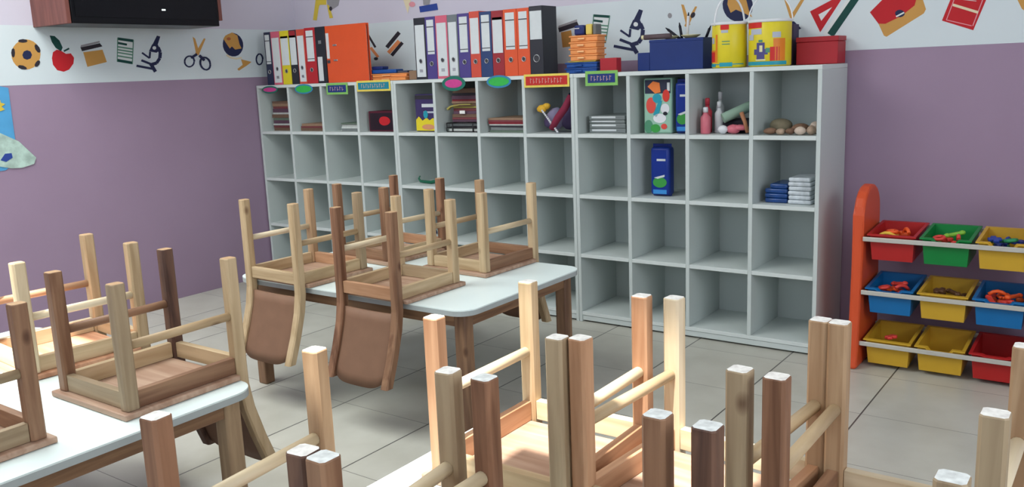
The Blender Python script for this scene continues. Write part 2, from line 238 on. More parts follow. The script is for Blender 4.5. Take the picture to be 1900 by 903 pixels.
# ---------------------------------------------------------------- pictures on the border
DM = dict(ochre=(200, 150, 80), navy=(38, 44, 78), dark=(48, 44, 52), red=(190, 36, 44), dgreen=(24, 72, 66), mgreen=(92, 140, 120), grey=(150, 148, 152), white=(222, 226, 226),
          yellow=(216, 190, 70), orange=(224, 140, 90), blue=(48, 72, 150), cream=(226, 212, 180), pink=(222, 150, 160), rust=(170, 96, 60))
DM = {k: mat('print_' + k, v, .6, .25, .03) for k, v in DM.items()}
DECALS = [
 ('football_decal', 'round ochre football picture with dark patches on left border', 'picture', 'L', [('ochre', [(-1.229, 1.331),(-1.234, 1.313),(-1.243, 1.296),(-1.256, 1.282),(-1.271, 1.271),(-1.289, 1.264),(-1.306, 1.262),(-1.323, 1.265),(-1.338, 1.272),(-1.35, 1.283),(-1.359, 1.298),(-1.363, 1.314),(-1.363, 1.332),(-1.358, 1.35),(-1.349, 1.366),(-1.336, 1.38),(-1.321, 1.391),(-1.304, 1.398),(-1.287, 1.401),(-1.27, 1.398),(-1.254, 1.391),(-1.242, 1.38),(-1.233, 1.366),(-1.228, 1.349)]),('navy', [(-1.269, 1.329),(-1.278, 1.313),(-1.295, 1.307),(-1.31, 1.313),(-1.314, 1.329),(-1.305, 1.345),(-1.289, 1.351),(-1.274, 1.345)]),('dark', [(-1.28, 1.393),(-1.288, 1.387),(-1.304, 1.385),(-1.319, 1.387),(-1.325, 1.393),(-1.317, 1.399),(-1.301, 1.402),(-1.286, 1.399)]),('dark', [(-1.346, 1.339),(-1.35, 1.324),(-1.357, 1.317),(-1.362, 1.324),(-1.363, 1.339),(-1.358, 1.355),(-1.351, 1.361),(-1.346, 1.355)]),('dark', [(-1.23, 1.363),(-1.227, 1.348),(-1.232, 1.339),(-1.241, 1.341),(-1.25, 1.354),(-1.252, 1.369),(-1.248, 1.378),(-1.239, 1.376)]),('dark', [(-1.242, 1.283),(-1.253, 1.274),(-1.262, 1.274),(-1.264, 1.283),(-1.257, 1.294),(-1.247, 1.303),(-1.238, 1.303),(-1.236, 1.295)]),('dark', [(-1.302, 1.265),(-1.31, 1.262),(-1.326, 1.264),(-1.339, 1.271),(-1.342, 1.279),(-1.334, 1.283),(-1.318, 1.281),(-1.305, 1.273)])]),
 ('apple_decal', 'red apple picture with green leaf on left wall border', 'picture', 'L', [('red', [(-1.168, 1.341),(-1.148, 1.353),(-1.128, 1.348),(-1.106, 1.333),(-1.081, 1.335),(-1.068, 1.314),(-1.075, 1.286),(-1.1, 1.258),(-1.128, 1.248),(-1.159, 1.256),(-1.176, 1.282),(-1.177, 1.313)]),('dgreen', [(-1.173, 1.419),(-1.15, 1.417),(-1.129, 1.396),(-1.118, 1.363),(-1.128, 1.345),(-1.152, 1.361),(-1.167, 1.389)]),('dgreen', [(-1.113, 1.342),(-1.085, 1.355),(-1.088, 1.362),(-1.116, 1.349)])]),
 ('box_decal', 'ochre box picture with dark striped lid beside the apple', 'picture', 'L', [('ochre', [(-1.018, 1.34),(-0.916, 1.352),(-0.901, 1.291),(-1.006, 1.269)]),('dark', [(-1.029, 1.363),(-0.926, 1.384),(-0.914, 1.368),(-1.023, 1.345)]),('grey', [(-1.025, 1.374),(-0.927, 1.395),(-0.925, 1.387),(-1.029, 1.363)])]),
 ('sheet_music_decal', 'striped green sheet picture between ochre box and microscope', 'picture', 'L', [('white', [(-0.827, 1.411),(-0.742, 1.401),(-0.764, 1.278),(-0.845, 1.293)]),('dgreen', [(-0.829, 1.4),(-0.745, 1.389),(-0.741, 1.403),(-0.826, 1.413)]),('dgreen', [(-0.833, 1.38),(-0.782, 1.372),(-0.779, 1.382),(-0.829, 1.391)]),('mgreen', [(-0.835, 1.363),(-0.751, 1.351),(-0.749, 1.358),(-0.833, 1.37)]),('mgreen', [(-0.837, 1.349),(-0.754, 1.336),(-0.752, 1.343),(-0.835, 1.355)]),('mgreen', [(-0.839, 1.335),(-0.757, 1.322),(-0.755, 1.328),(-0.837, 1.341)]),('mgreen', [(-0.842, 1.318),(-0.76, 1.305),(-0.758, 1.311),(-0.84, 1.325)]),('dgreen', [(-0.847, 1.292),(-0.765, 1.278),(-0.761, 1.291),(-0.842, 1.306)]),('mgreen', [(-0.829, 1.411),(-0.847, 1.293),(-0.844, 1.293),(-0.825, 1.411)]),('mgreen', [(-0.744, 1.401),(-0.766, 1.278),(-0.762, 1.278),(-0.74, 1.401)])]),
 ('microscope_decal', 'dark microscope picture on left wall border', 'picture', 'L', [('navy', [(-0.603, 1.424),(-0.584, 1.419),(-0.606, 1.374),(-0.634, 1.379)]),('navy', [(-0.637, 1.379),(-0.605, 1.379),(-0.593, 1.351),(-0.617, 1.335),(-0.66, 1.343)]),('white', [(-0.616, 1.36),(-0.619, 1.354),(-0.625, 1.351),(-0.631, 1.351),(-0.636, 1.354),(-0.638, 1.36),(-0.635, 1.366),(-0.629, 1.369),(-0.622, 1.369),(-0.617, 1.366)]),('navy', [(-0.613, 1.359),(-0.604, 1.334),(-0.586, 1.341),(-0.595, 1.366)]),('navy', [(-0.604, 1.338),(-0.611, 1.307),(-0.592, 1.306),(-0.585, 1.337)]),('navy', [(-0.609, 1.311),(-0.631, 1.286),(-0.617, 1.277),(-0.595, 1.302)]),('navy', [(-0.626, 1.29),(-0.658, 1.282),(-0.655, 1.266),(-0.622, 1.274)]),('navy', [(-0.705, 1.332),(-0.665, 1.304),(-0.659, 1.311),(-0.698, 1.339)]),('navy', [(-0.713, 1.292),(-0.653, 1.269),(-0.647, 1.279),(-0.707, 1.302)]),('navy', [(-0.743, 1.264),(-0.649, 1.246),(-0.645, 1.257),(-0.739, 1.275)]),('navy', [(-0.668, 1.275),(-0.645, 1.233),(-0.628, 1.241),(-0.651, 1.284)]),('navy', [(-0.659, 1.341),(-0.666, 1.308),(-0.657, 1.307),(-0.65, 1.34)])]),
 ('scissors_decal', 'open scissors picture with dark handles on left wall border', 'picture', 'L', [('ochre', [(-0.386, 1.42),(-0.371, 1.409),(-0.353, 1.333),(-0.375, 1.322)]),('ochre', [(-0.305, 1.409),(-0.315, 1.412),(-0.381, 1.33),(-0.361, 1.319)]),('navy', [(-0.397, 1.288),(-0.402, 1.275),(-0.393, 1.273),(-0.389, 1.286)]),('navy', [(-0.401, 1.277),(-0.411, 1.267),(-0.404, 1.262),(-0.394, 1.272)]),('navy', [(-0.409, 1.268),(-0.422, 1.262),(-0.419, 1.256),(-0.406, 1.261)]),('navy', [(-0.42, 1.263),(-0.433, 1.263),(-0.434, 1.255),(-0.421, 1.255)]),('navy', [(-0.431, 1.262),(-0.443, 1.268),(-0.448, 1.262),(-0.436, 1.256)]),('navy', [(-0.441, 1.267),(-0.449, 1.277),(-0.456, 1.273),(-0.449, 1.263)]),('navy', [(-0.448, 1.276),(-0.449, 1.288),(-0.458, 1.287),(-0.457, 1.274)]),('navy', [(-0.45, 1.287),(-0.445, 1.299),(-0.453, 1.301),(-0.458, 1.289)]),('navy', [(-0.446, 1.298),(-0.436, 1.308),(-0.443, 1.312),(-0.452, 1.302)]),('navy', [(-0.438, 1.307),(-0.425, 1.312),(-0.428, 1.319),(-0.441, 1.313)]),('navy', [(-0.427, 1.312),(-0.414, 1.312),(-0.413, 1.319),(-0.426, 1.319)]),('navy', [(-0.416, 1.312),(-0.404, 1.306),(-0.399, 1.313),(-0.411, 1.319)]),('navy', [(-0.405, 1.308),(-0.398, 1.297),(-0.39, 1.302),(-0.398, 1.312)]),('navy', [(-0.399, 1.299),(-0.397, 1.286),(-0.388, 1.288),(-0.39, 1.3)]),('navy', [(-0.299, 1.283),(-0.297, 1.268),(-0.288, 1.27),(-0.29, 1.285)]),('navy', [(-0.297, 1.269),(-0.301, 1.255),(-0.292, 1.254),(-0.288, 1.268)]),('navy', [(-0.3, 1.257),(-0.31, 1.247),(-0.303, 1.242),(-0.293, 1.252)]),('navy', [(-0.308, 1.248),(-0.321, 1.244),(-0.319, 1.236),(-0.305, 1.241)]),('navy', [(-0.319, 1.244),(-0.333, 1.246),(-0.336, 1.239),(-0.321, 1.236)]),('navy', [(-0.331, 1.245),(-0.344, 1.254),(-0.35, 1.248),(-0.337, 1.239)]),('navy', [(-0.343, 1.253),(-0.351, 1.266),(-0.359, 1.262),(-0.351, 1.249)]),('navy', [(-0.351, 1.265),(-0.353, 1.28),(-0.362, 1.279),(-0.36, 1.264)]),('navy', [(-0.353, 1.279),(-0.349, 1.293),(-0.358, 1.294),(-0.362, 1.28)]),('navy', [(-0.35, 1.291),(-0.34, 1.302),(-0.347, 1.306),(-0.357, 1.296)]),('navy', [(-0.343, 1.3),(-0.329, 1.305),(-0.332, 1.312),(-0.345, 1.307)]),('navy', [(-0.332, 1.304),(-0.317, 1.302),(-0.315, 1.31),(-0.329, 1.312)]),('navy', [(-0.319, 1.303),(-0.306, 1.294),(-0.3, 1.3),(-0.313, 1.309)]),('navy', [(-0.307, 1.295),(-0.299, 1.282),(-0.291, 1.286),(-0.299, 1.299)]),('navy', [(-0.377, 1.33),(-0.414, 1.312),(-0.408, 1.302),(-0.372, 1.32)]),('navy', [(-0.363, 1.314),(-0.335, 1.288),(-0.325, 1.296),(-0.353, 1.323)])]),
 ('globe_decal', 'tilted ochre and navy globe picture near left corner', 'picture', 'L', [('navy', [(-0.054, 1.389),(-0.055, 1.368),(-0.063, 1.348),(-0.077, 1.331),(-0.095, 1.318),(-0.117, 1.312),(-0.139, 1.312),(-0.16, 1.318),(-0.177, 1.33),(-0.189, 1.346),(-0.195, 1.366),(-0.194, 1.386),(-0.187, 1.406),(-0.173, 1.423),(-0.155, 1.435),(-0.134, 1.442),(-0.112, 1.443),(-0.091, 1.437),(-0.073, 1.425),(-0.06, 1.408)]),('ochre', [(-0.171, 1.428),(-0.124, 1.446),(-0.089, 1.429),(-0.08, 1.38),(-0.068, 1.356),(-0.114, 1.35),(-0.134, 1.368),(-0.15, 1.356),(-0.175, 1.392),(-0.187, 1.41)]),('rust', [(-0.136, 1.41),(-0.141, 1.404),(-0.152, 1.401),(-0.162, 1.404),(-0.166, 1.41),(-0.16, 1.416),(-0.15, 1.419),(-0.14, 1.417)]),('cream', [(-0.18, 1.316),(-0.152, 1.301),(-0.145, 1.309),(-0.173, 1.324)]),('cream', [(-0.15, 1.3),(-0.114, 1.294),(-0.111, 1.303),(-0.147, 1.309)]),('cream', [(-0.112, 1.294),(-0.073, 1.299),(-0.075, 1.308),(-0.113, 1.303)]),('ochre', [(-0.079, 1.295),(-0.008, 1.279),(-0.041, 1.26),(-0.102, 1.231),(-0.112, 1.24),(-0.071, 1.264)])]),
 ('scissors_decal', 'dark scissor handle picture cut by the left corner binders', 'picture', 'L', [('navy', [(0.071, 1.294),(0.067, 1.28),(0.076, 1.279),(0.08, 1.292)]),('navy', [(0.068, 1.281),(0.06, 1.27),(0.068, 1.267),(0.076, 1.278)]),('navy', [(0.061, 1.272),(0.051, 1.266),(0.056, 1.26),(0.067, 1.266)]),('navy', [(0.054, 1.267),(0.044, 1.267),(0.043, 1.259),(0.053, 1.259)]),('navy', [(0.047, 1.266),(0.038, 1.272),(0.031, 1.266),(0.04, 1.26)]),('navy', [(0.039, 1.271),(0.034, 1.282),(0.025, 1.279),(0.03, 1.268)]),('navy', [(0.034, 1.281),(0.033, 1.294),(0.024, 1.293),(0.025, 1.28)]),('navy', [(0.033, 1.293),(0.037, 1.306),(0.028, 1.308),(0.024, 1.294)]),('navy', [(0.036, 1.305),(0.044, 1.316),(0.036, 1.319),(0.028, 1.309)]),('navy', [(0.043, 1.315),(0.053, 1.321),(0.048, 1.327),(0.038, 1.321)]),('navy', [(0.05, 1.32),(0.06, 1.32),(0.061, 1.327),(0.051, 1.327)]),('navy', [(0.058, 1.321),(0.066, 1.315),(0.073, 1.32),(0.064, 1.327)]),('navy', [(0.065, 1.316),(0.07, 1.305),(0.079, 1.308),(0.074, 1.319)]),('navy', [(0.07, 1.306),(0.071, 1.293),(0.08, 1.293),(0.08, 1.307)])]),
 ('easel_decal', 'yellow-legged easel picture high beside the left corner', 'picture', 'B', [('yellow', [(0.197, 1.653),(0.257, 1.648),(0.213, 1.589),(0.184, 1.51),(0.152, 1.515)]),('yellow', [(0.201, 1.652),(0.284, 1.646),(0.278, 1.594),(0.204, 1.599)]),('grey', [(0.284, 1.646),(0.401, 1.636),(0.378, 1.583),(0.316, 1.56),(0.287, 1.59)]),('yellow', [(0.283, 1.596),(0.301, 1.589),(0.325, 1.516),(0.297, 1.515)]),('dark', [(0.326, 1.569),(0.321, 1.56),(0.311, 1.557),(0.302, 1.562),(0.299, 1.571),(0.304, 1.579),(0.314, 1.582),(0.323, 1.578)])]),
 ('pencil_decal', 'dark slanting pencil picture right of the orange binder', 'picture', 'B', [('dark', [(0.598, 1.396),(0.647, 1.327),(0.662, 1.332),(0.613, 1.401)]),('orange', [(0.607, 1.327),(0.662, 1.27),(0.68, 1.278),(0.625, 1.335)]),('dark', [(0.67, 1.265),(0.664, 1.259),(0.652, 1.257),(0.64, 1.26),(0.636, 1.267),(0.641, 1.273),(0.654, 1.275),(0.666, 1.272)])]),
 ('crayon_decal', 'pair of black and orange slanting crayons picture above low stack', 'picture', 'B', [('dark', [(0.754, 1.318),(0.856, 1.395),(0.835, 1.41),(0.732, 1.332)]),('orange', [(0.763, 1.287),(0.851, 1.348),(0.831, 1.363),(0.743, 1.302)]),('dark', [(0.786, 1.273),(0.874, 1.34),(0.856, 1.352),(0.767, 1.285)])]),
 ('book_decal', 'blue book picture with cream triangle above the middle binders', 'picture', 'B', [('cream', [(0.882, 1.598),(0.954, 1.592),(0.918, 1.5)]),('pink', [(0.977, 1.544),(0.972, 1.536),(0.96, 1.532),(0.945, 1.533),(0.934, 1.539),(0.93, 1.548),(0.935, 1.556),(0.948, 1.56),(0.962, 1.559),(0.973, 1.553)]),('grey', [(1.035, 1.585),(1.093, 1.581),(1.077, 1.531),(1.035, 1.537)]),('blue', [(1.004, 1.531),(1.131, 1.538),(1.137, 1.504),(1.009, 1.499)])]),
 ('box_decal', 'ochre box picture half hidden by the orange tray stack', 'picture', 'B', [('ochre', [(1.914, 1.341),(1.973, 1.348),(1.983, 1.271),(1.921, 1.268)]),('dark', [(1.899, 1.363),(2.008, 1.386),(2.019, 1.365),(1.904, 1.342)]),('grey', [(1.902, 1.373),(2.008, 1.397),(2.008, 1.386),(1.899, 1.363)])]),
 ('sheet_music_decal', 'tall striped green sheet picture behind the orange tray stack', 'picture', 'B', [('white', [(2.102, 1.413),(2.19, 1.402),(2.164, 1.277),(2.087, 1.291)]),('dgreen', [(2.101, 1.402),(2.188, 1.391),(2.189, 1.403),(2.102, 1.414)]),('dgreen', [(2.098, 1.381),(2.149, 1.372),(2.151, 1.382),(2.099, 1.391)]),('mgreen', [(2.096, 1.364),(2.179, 1.352),(2.18, 1.358),(2.097, 1.37)]),('mgreen', [(2.094, 1.349),(2.176, 1.337),(2.177, 1.343),(2.095, 1.355)]),('mgreen', [(2.092, 1.334),(2.173, 1.322),(2.174, 1.328),(2.093, 1.34)]),('mgreen', [(2.09, 1.317),(2.169, 1.304),(2.17, 1.31),(2.091, 1.323)]),('dgreen', [(2.086, 1.291),(2.164, 1.277),(2.166, 1.289),(2.089, 1.303)]),('mgreen', [(2.1, 1.413),(2.085, 1.291),(2.089, 1.291),(2.104, 1.413)]),('mgreen', [(2.188, 1.402),(2.162, 1.277),(2.165, 1.276),(2.191, 1.402)])]),
 ('microscope_decal', 'large dark microscope picture left of the navy boxes', 'picture', 'B', [('navy', [(2.343, 1.42),(2.363, 1.413),(2.346, 1.367),(2.315, 1.375)]),('navy', [(2.312, 1.375),(2.346, 1.373),(2.362, 1.343),(2.338, 1.326),(2.291, 1.338)]),('white', [(2.337, 1.353),(2.335, 1.347),(2.329, 1.344),(2.321, 1.344),(2.315, 1.348),(2.313, 1.354),(2.315, 1.36),(2.321, 1.364),(2.329, 1.363),(2.335, 1.359)]),('navy', [(2.34, 1.352),(2.353, 1.325),(2.371, 1.331),(2.358, 1.358)]),('navy', [(2.352, 1.329),(2.348, 1.297),(2.368, 1.294),(2.372, 1.326)]),('navy', [(2.35, 1.301),(2.329, 1.275),(2.346, 1.264),(2.367, 1.29)]),('navy', [(2.335, 1.279),(2.3, 1.271),(2.306, 1.254),(2.34, 1.261)]),('navy', [(2.242, 1.328),(2.29, 1.296),(2.296, 1.303),(2.248, 1.335)]),('navy', [(2.238, 1.284),(2.307, 1.257),(2.313, 1.268),(2.244, 1.295)]),('navy', [(2.207, 1.255),(2.315, 1.232),(2.318, 1.244),(2.21, 1.267)]),('navy', [(2.291, 1.265),(2.321, 1.218),(2.339, 1.227),(2.309, 1.273)]),('navy', [(2.292, 1.335),(2.288, 1.3),(2.298, 1.298),(2.302, 1.334)])]),
 ('scissors_decal', 'tan open scissors picture above the navy boxes', 'picture', 'B', [('ochre', [(2.553, 1.426),(2.566, 1.423),(2.597, 1.335),(2.579, 1.326)]),('ochre', [(2.63, 1.411),(2.62, 1.412),(2.568, 1.332),(2.584, 1.321)]),('dark', [(2.619, 1.371),(2.611, 1.364),(2.602, 1.364),(2.598, 1.371),(2.601, 1.381),(2.609, 1.388),(2.617, 1.387),(2.621, 1.38)]),('grey', [(2.508, 1.38),(2.505, 1.372),(2.497, 1.369),(2.49, 1.373),(2.487, 1.382),(2.49, 1.39),(2.497, 1.393),(2.505, 1.389)])]),
 ('globe_decal', 'navy and ochre globe picture behind the yellow buckets', 'picture', 'B', [('navy', [(2.882, 1.41),(2.884, 1.39),(2.88, 1.372),(2.871, 1.357),(2.857, 1.344),(2.841, 1.337),(2.822, 1.334),(2.803, 1.337),(2.784, 1.346),(2.768, 1.359),(2.757, 1.376),(2.75, 1.394),(2.748, 1.414),(2.752, 1.432),(2.761, 1.448),(2.775, 1.46),(2.792, 1.467),(2.811, 1.469),(2.83, 1.466),(2.848, 1.457),(2.864, 1.444),(2.875, 1.428)]),('ochre', [(2.775, 1.459),(2.823, 1.469),(2.852, 1.431),(2.867, 1.376),(2.882, 1.348),(2.843, 1.369),(2.809, 1.385),(2.785, 1.373),(2.77, 1.41)])]),
 ('scissors_decal', 'tan open scissors picture right of the yellow buckets', 'picture', 'B', [('ochre', [(3.013, 1.427),(3.024, 1.426),(3.055, 1.341),(3.042, 1.34)]),('ochre', [(3.109, 1.415),(3.098, 1.42),(3.042, 1.337),(3.055, 1.328)]),('navy', [(3.049, 1.324),(3.062, 1.319),(3.092, 1.289),(3.077, 1.283),(3.054, 1.284)])]),
 ('set_square_decal', 'red set square picture above the red box', 'picture', 'B', [('red', [(3.126, 1.355),(3.268, 1.419),(3.17, 1.269)]),('white', [(3.161, 1.34),(3.215, 1.366),(3.173, 1.314)])]),
 ('pencil_decal', 'thick dark green slanting pencil picture above the red box', 'picture', 'B', [('white', [(3.198, 1.249),(3.289, 1.382),(3.273, 1.394),(3.181, 1.261)]),('dgreen', [(3.223, 1.247),(3.321, 1.39),(3.299, 1.407),(3.199, 1.264)])]),
 ('satchel_decal', 'red and ochre satchel picture on right border', 'picture', 'B', [('ochre', [(3.394, 1.293),(3.455, 1.314),(3.549, 1.384),(3.567, 1.332),(3.56, 1.317),(3.428, 1.237),(3.418, 1.242)]),('red', [(3.362, 1.335),(3.422, 1.394),(3.534, 1.385),(3.526, 1.349),(3.478, 1.312),(3.422, 1.287),(3.396, 1.289)]),('navy', [(3.492, 1.322),(3.49, 1.315),(3.483, 1.31),(3.475, 1.308),(3.466, 1.311),(3.459, 1.317),(3.456, 1.324),(3.458, 1.331),(3.465, 1.336),(3.474, 1.337),(3.482, 1.334),(3.489, 1.329)]),('white', [(3.462, 1.309),(3.491, 1.323),(3.488, 1.328),(3.459, 1.314)])]),
 ('card_decal', 'dark red card picture with pale lines on right border', 'picture', 'B', [('red', [(3.625, 1.286),(3.734, 1.244),(3.776, 1.365),(3.658, 1.383)]),('pink', [(3.64, 1.286),(3.728, 1.259),(3.728, 1.262),(3.64, 1.289)]),('pink', [(3.642, 1.287),(3.667, 1.366),(3.664, 1.367),(3.639, 1.288)]),('pink', [(3.733, 1.259),(3.762, 1.354),(3.759, 1.356),(3.73, 1.261)]),('cream', [(3.659, 1.337),(3.746, 1.303),(3.748, 1.312),(3.661, 1.346)]),('white', [(3.671, 1.361),(3.739, 1.348),(3.739, 1.35),(3.672, 1.363)])]),
 ('ball_decal', 'ochre rounded picture cut by the right frame edge', 'picture', 'B', [('ochre', [(3.865, 1.358),(3.926, 1.353),(3.93, 1.282),(3.91, 1.291),(3.888, 1.311)])])
]
for (nm, lab, cat, w, polys) in DECALS:
    b = MB()
    for k, (mm, pts) in enumerate(polys):
        h = 0.0014 + 0.00025 * (k + 1)
        if w == 'L': b.prism(pts, XL + .0013, XL + h, DM[mm], 'YZ')
        else: b.prism(pts, YB - h, YB - .0013, DM[mm], 'XZ')
    g = {'L': 'school pictures on the left border', 'B': 'school pictures on the back border'}[w]
    tag(b.build(nm), lab, cat, g)
# blue paper landscape at the far left
b = MB()
b.prism([(-1.568, 1.189), (-1.433, 1.189), (-1.399, 1.181), (-1.401, 1.077), (-1.402, .934), (-1.411, .839), (-1.465, .805), (-1.629, .801)], XL, XL + .003, mat('poster_blue', (84, 160, 210), .6), 'YZ')
b.prism([(-1.598, 1.016), (-1.464, .977), (-1.388, .933), (-1.319, .85), (-1.333, .821), (-1.39, .809), (-1.439, .812), (-1.62, .861)], XL, XL + .006, mat('poster_mountain', (176, 200, 190), .6, .3, .2, 30), 'YZ')
b.prism([(-1.468, 1.112), (-1.442, 1.126), (-1.444, 1.116), (-1.424, 1.108), (-1.442, 1.097), (-1.429, 1.083), (-1.449, 1.077), (-1.468, 1.083)], XL, XL + .005, DM['yellow'], 'YZ')
b.prism([(-1.482, .854), (-1.458, .882), (-1.429, .882), (-1.427, .861), (-1.459, .844)], XL, XL + .0075, DM['blue'], 'YZ')
tag(b.build('paper_landscape'), 'blue paper landscape with pale green mountain and yellow star on purple wall', 'poster')

# ---------------------------------------------------------------- television in its wall cabinet
tvc = thing('television_cabinet', 'brown wall cabinet holding a black television above the left border', 'cabinet', (XL, -.82, 1.455))
brown = wood('tv_brown', (122, 74, 66), (100, 60, 54), axis='Z'); black = mat('tv_black', (8, 10, 14), .3, .25, .02)
def tvbox(x0, x1, y0, y1, z0, z1, nm, m, bev=.002): MB().box(x0, x1, y0 + .82, y1 + .82, z0, z1, m, bev).build(nm, None, tvc)
tvbox(0, .31, -1.245, -1.225, 0, .55, 'side_panel', brown); tvbox(0, .31, -.43, -.41, .03, .55, 'side_panel', brown)
tvbox(0, .012, -1.225, -.43, .02, .55, 'back_panel', brown); tvbox(0, .31, -1.225, -.43, .53, .55, 'top_panel', brown)
tv = MB().box(.05, .312, -1.222 + .82, -.433 + .82, .001, .52, black, .004).build('television', None, tvc)
MB().box(.3122, .3145, -1.205 + .82, -.450 + .82, .03, .50, mat('tv_screen', (5, 7, 10), .12, .25, .01), .001).build('screen', None, tv)
MB().box(.3146, .317, -.765 + .82, -.745 + .82, .070, .077, mat('tv_glint', (230, 240, 235), .4, .4, .01, emit=(220, 240, 235)), .001).build('screen_glint', None, tv)  # glowing bar stands in for a bright reflection on the television front

# ---------------------------------------------------------------- cubby shelves
WHITE = mat('melamine_white', (196, 205, 203), .42, .4, .015, 3); WEDGE = mat('melamine_edge', (208, 216, 214), .45, .4, .01)
UW = 3.2865 / 3; H = 1.1409; PIT = .275; T = .017; DPT = .335; CW = UW / 4
def rowz(k): return H - PIT * k
def cubby(i, lab):
    x0 = i * UW; t = thing('cubby_shelf', lab, 'shelf', (x0, 0, 0), 0, 'white cubby shelf units along the back wall')
    def bx(nm, a0, a1, b0, b1, c0, c1, m=WHITE): return MB().box(a0, a1, b0, b1, c0, c1, m, .0012, 1).build(nm, None, t)
    g = .0006
    bx('side_panel', g, T, 0, DPT, 0, H - T); bx('side_panel', UW - T, UW - g, 0, DPT, 0, H - T)
    bx('top_panel', g, UW - g, 0, DPT, H - T, H, WEDGE)
    bx('back_panel', T, UW - T, DPT - .008, DPT, .03, H - T)
    bx('bottom_panel', T, UW - T, .001, DPT - .008, rowz(4) - T / 2, rowz(4) + T / 2, WEDGE)
    bx('plinth', T, UW - T, .004, .018, .008, rowz(4) - T / 2 - .0015)
    xs = [T / 2, CW, 2 * CW, 3 * CW, UW - T / 2]
    for k in (1, 2, 3): bx('divider', xs[k] - T / 2, xs[k] + T / 2, .0005, DPT - .008, rowz(4) + T / 2, H - T)
    for r in (1, 2, 3):
        for k in range(4): bx('shelf_board', xs[k] + T / 2, xs[k + 1] - T / 2, .0008, DPT - .008, rowz(r) - T / 2, rowz(r) + T / 2, WEDGE)
cubby(0, 'leftmost white cubby shelf unit in the corner with tags and book stacks')
cubby(1, 'middle white cubby shelf unit between the two others')
cubby(2, 'rightmost white cubby shelf unit beside the orange toy rack')
ZS1 = rowz(1) + T / 2 + .0006; ZS2 = rowz(2) + T / 2 + .0006; ZS3 = rowz(3) + T / 2 + .0006; ZTOP = H + .0006

# name tags hanging on the front of the top board
def oval(cx, cz, rx, rz, n=28): return [(cx + rx * math.cos(2 * PI * k / n), cz + rz * math.sin(2 * PI * k / n)) for k in range(n)]
def rect(x0, x1, z0, z1): return [(x0, z0), (x1, z0), (x1, z1), (x0, z1)]
TM = dict(pink=(196, 70, 140), green=(60, 176, 80), dgreen=(40, 110, 96), teal=(40, 130, 150), navy=(40, 60, 120), lime=(130, 186, 100), yellow=(226, 206, 96), red=(190, 52, 48), bluet=(60, 130, 170), ink=(205, 170, 160))
TM = {k: mat('tag_' + k, v, .6, .2, .05, 60) for k, v in TM.items()}
def nametag(lab, shape, x0, x1, z0, z1, outer, inner, bord, ink=0):
    b = MB(); f = oval if shape == 'o' else None
    if shape == 'o':
        cx, cz, rx, rz = (x0 + x1) / 2, (z0 + z1) / 2, (x1 - x0) / 2, (z1 - z0) / 2
        b.prism(oval(cx, cz, rx, rz), -.0032, -.0012, TM[outer], 'XZ'); b.prism(oval(cx, cz, rx - bord, rz - bord * .75), -.0044, -.0012, TM[inner], 'XZ')
    else:
        b.prism(rect(x0, x1, z0, z1), -.0032, -.0012, TM[outer], 'XZ'); b.prism(rect(x0 + bord, x1 - bord, z0 + bord, z1 - bord), -.0044, -.0012, TM[inner], 'XZ')
    if ink:                                                       # faint hand lettering, too small to read
        n = ink; w = (x1 - x0 - 2 * bord) * .8; cz = (z0 + z1) / 2; xs = (x0 + x1) / 2 - w / 2; hh = (z1 - z0 - 2 * bord) * .28
        for k in range(n):
            a = xs + w * (k + .2) / n; c = xs + w * (k + .75) / n; j = (-1) ** k * .001
            b.prism(rect(a, a + .0022, cz - hh + j, cz + hh + j), -.0050, -.0030, TM['ink'], 'XZ'); b.prism(rect(a + .0022, c, cz + hh * .5 * (-1) ** k + j, cz + hh * .5 * (-1) ** k + .0022 + j), -.0050, -.0030, TM['ink'], 'XZ')
    o = b.build('name_tag'); tag(o, lab, 'sign', 'name tags on the cubby shelf edge')
    return o
nametag('pink oval tag on dark green paper at the left end of the shelf', 'o', .055, .195, 1.094, 1.137, 'dgreen', 'pink', .012)
nametag('green oval tag with blue rim above the second cubby', 'o', .340, .490, 1.086, 1.140, 'bluet', 'green', .010)
nametag('small navy rectangular tag with lime border above third cubby', 'r', .600, .765, 1.078, 1.140, 'lime', 'navy', .012, 6)
nametag('teal rectangular tag with pale yellow border below the low orange stack', 'r', .836, 1.080, 1.090, 1.146, 'yellow', 'teal', .010, 11)
nametag('dark green oval tag with pink centre below the middle binders', 'o', 1.430, 1.578, 1.080, 1.152, 'dgreen', 'pink', .020)
nametag('green oval tag with blue rim below the orange binders', 'o', 1.708, 1.852, 1.088, 1.148, 'bluet', 'green', .012)
rt = nametag('long red rectangular tag with yellow border', 'r', 1.926, 2.172, 1.086, 1.146, 'yellow', 'red', .010, 11)
nametag('navy rectangular tag with green border below the small red box', 'r', 2.256, 2.418, 1.086, 1.150, 'lime', 'navy', .013, 7)

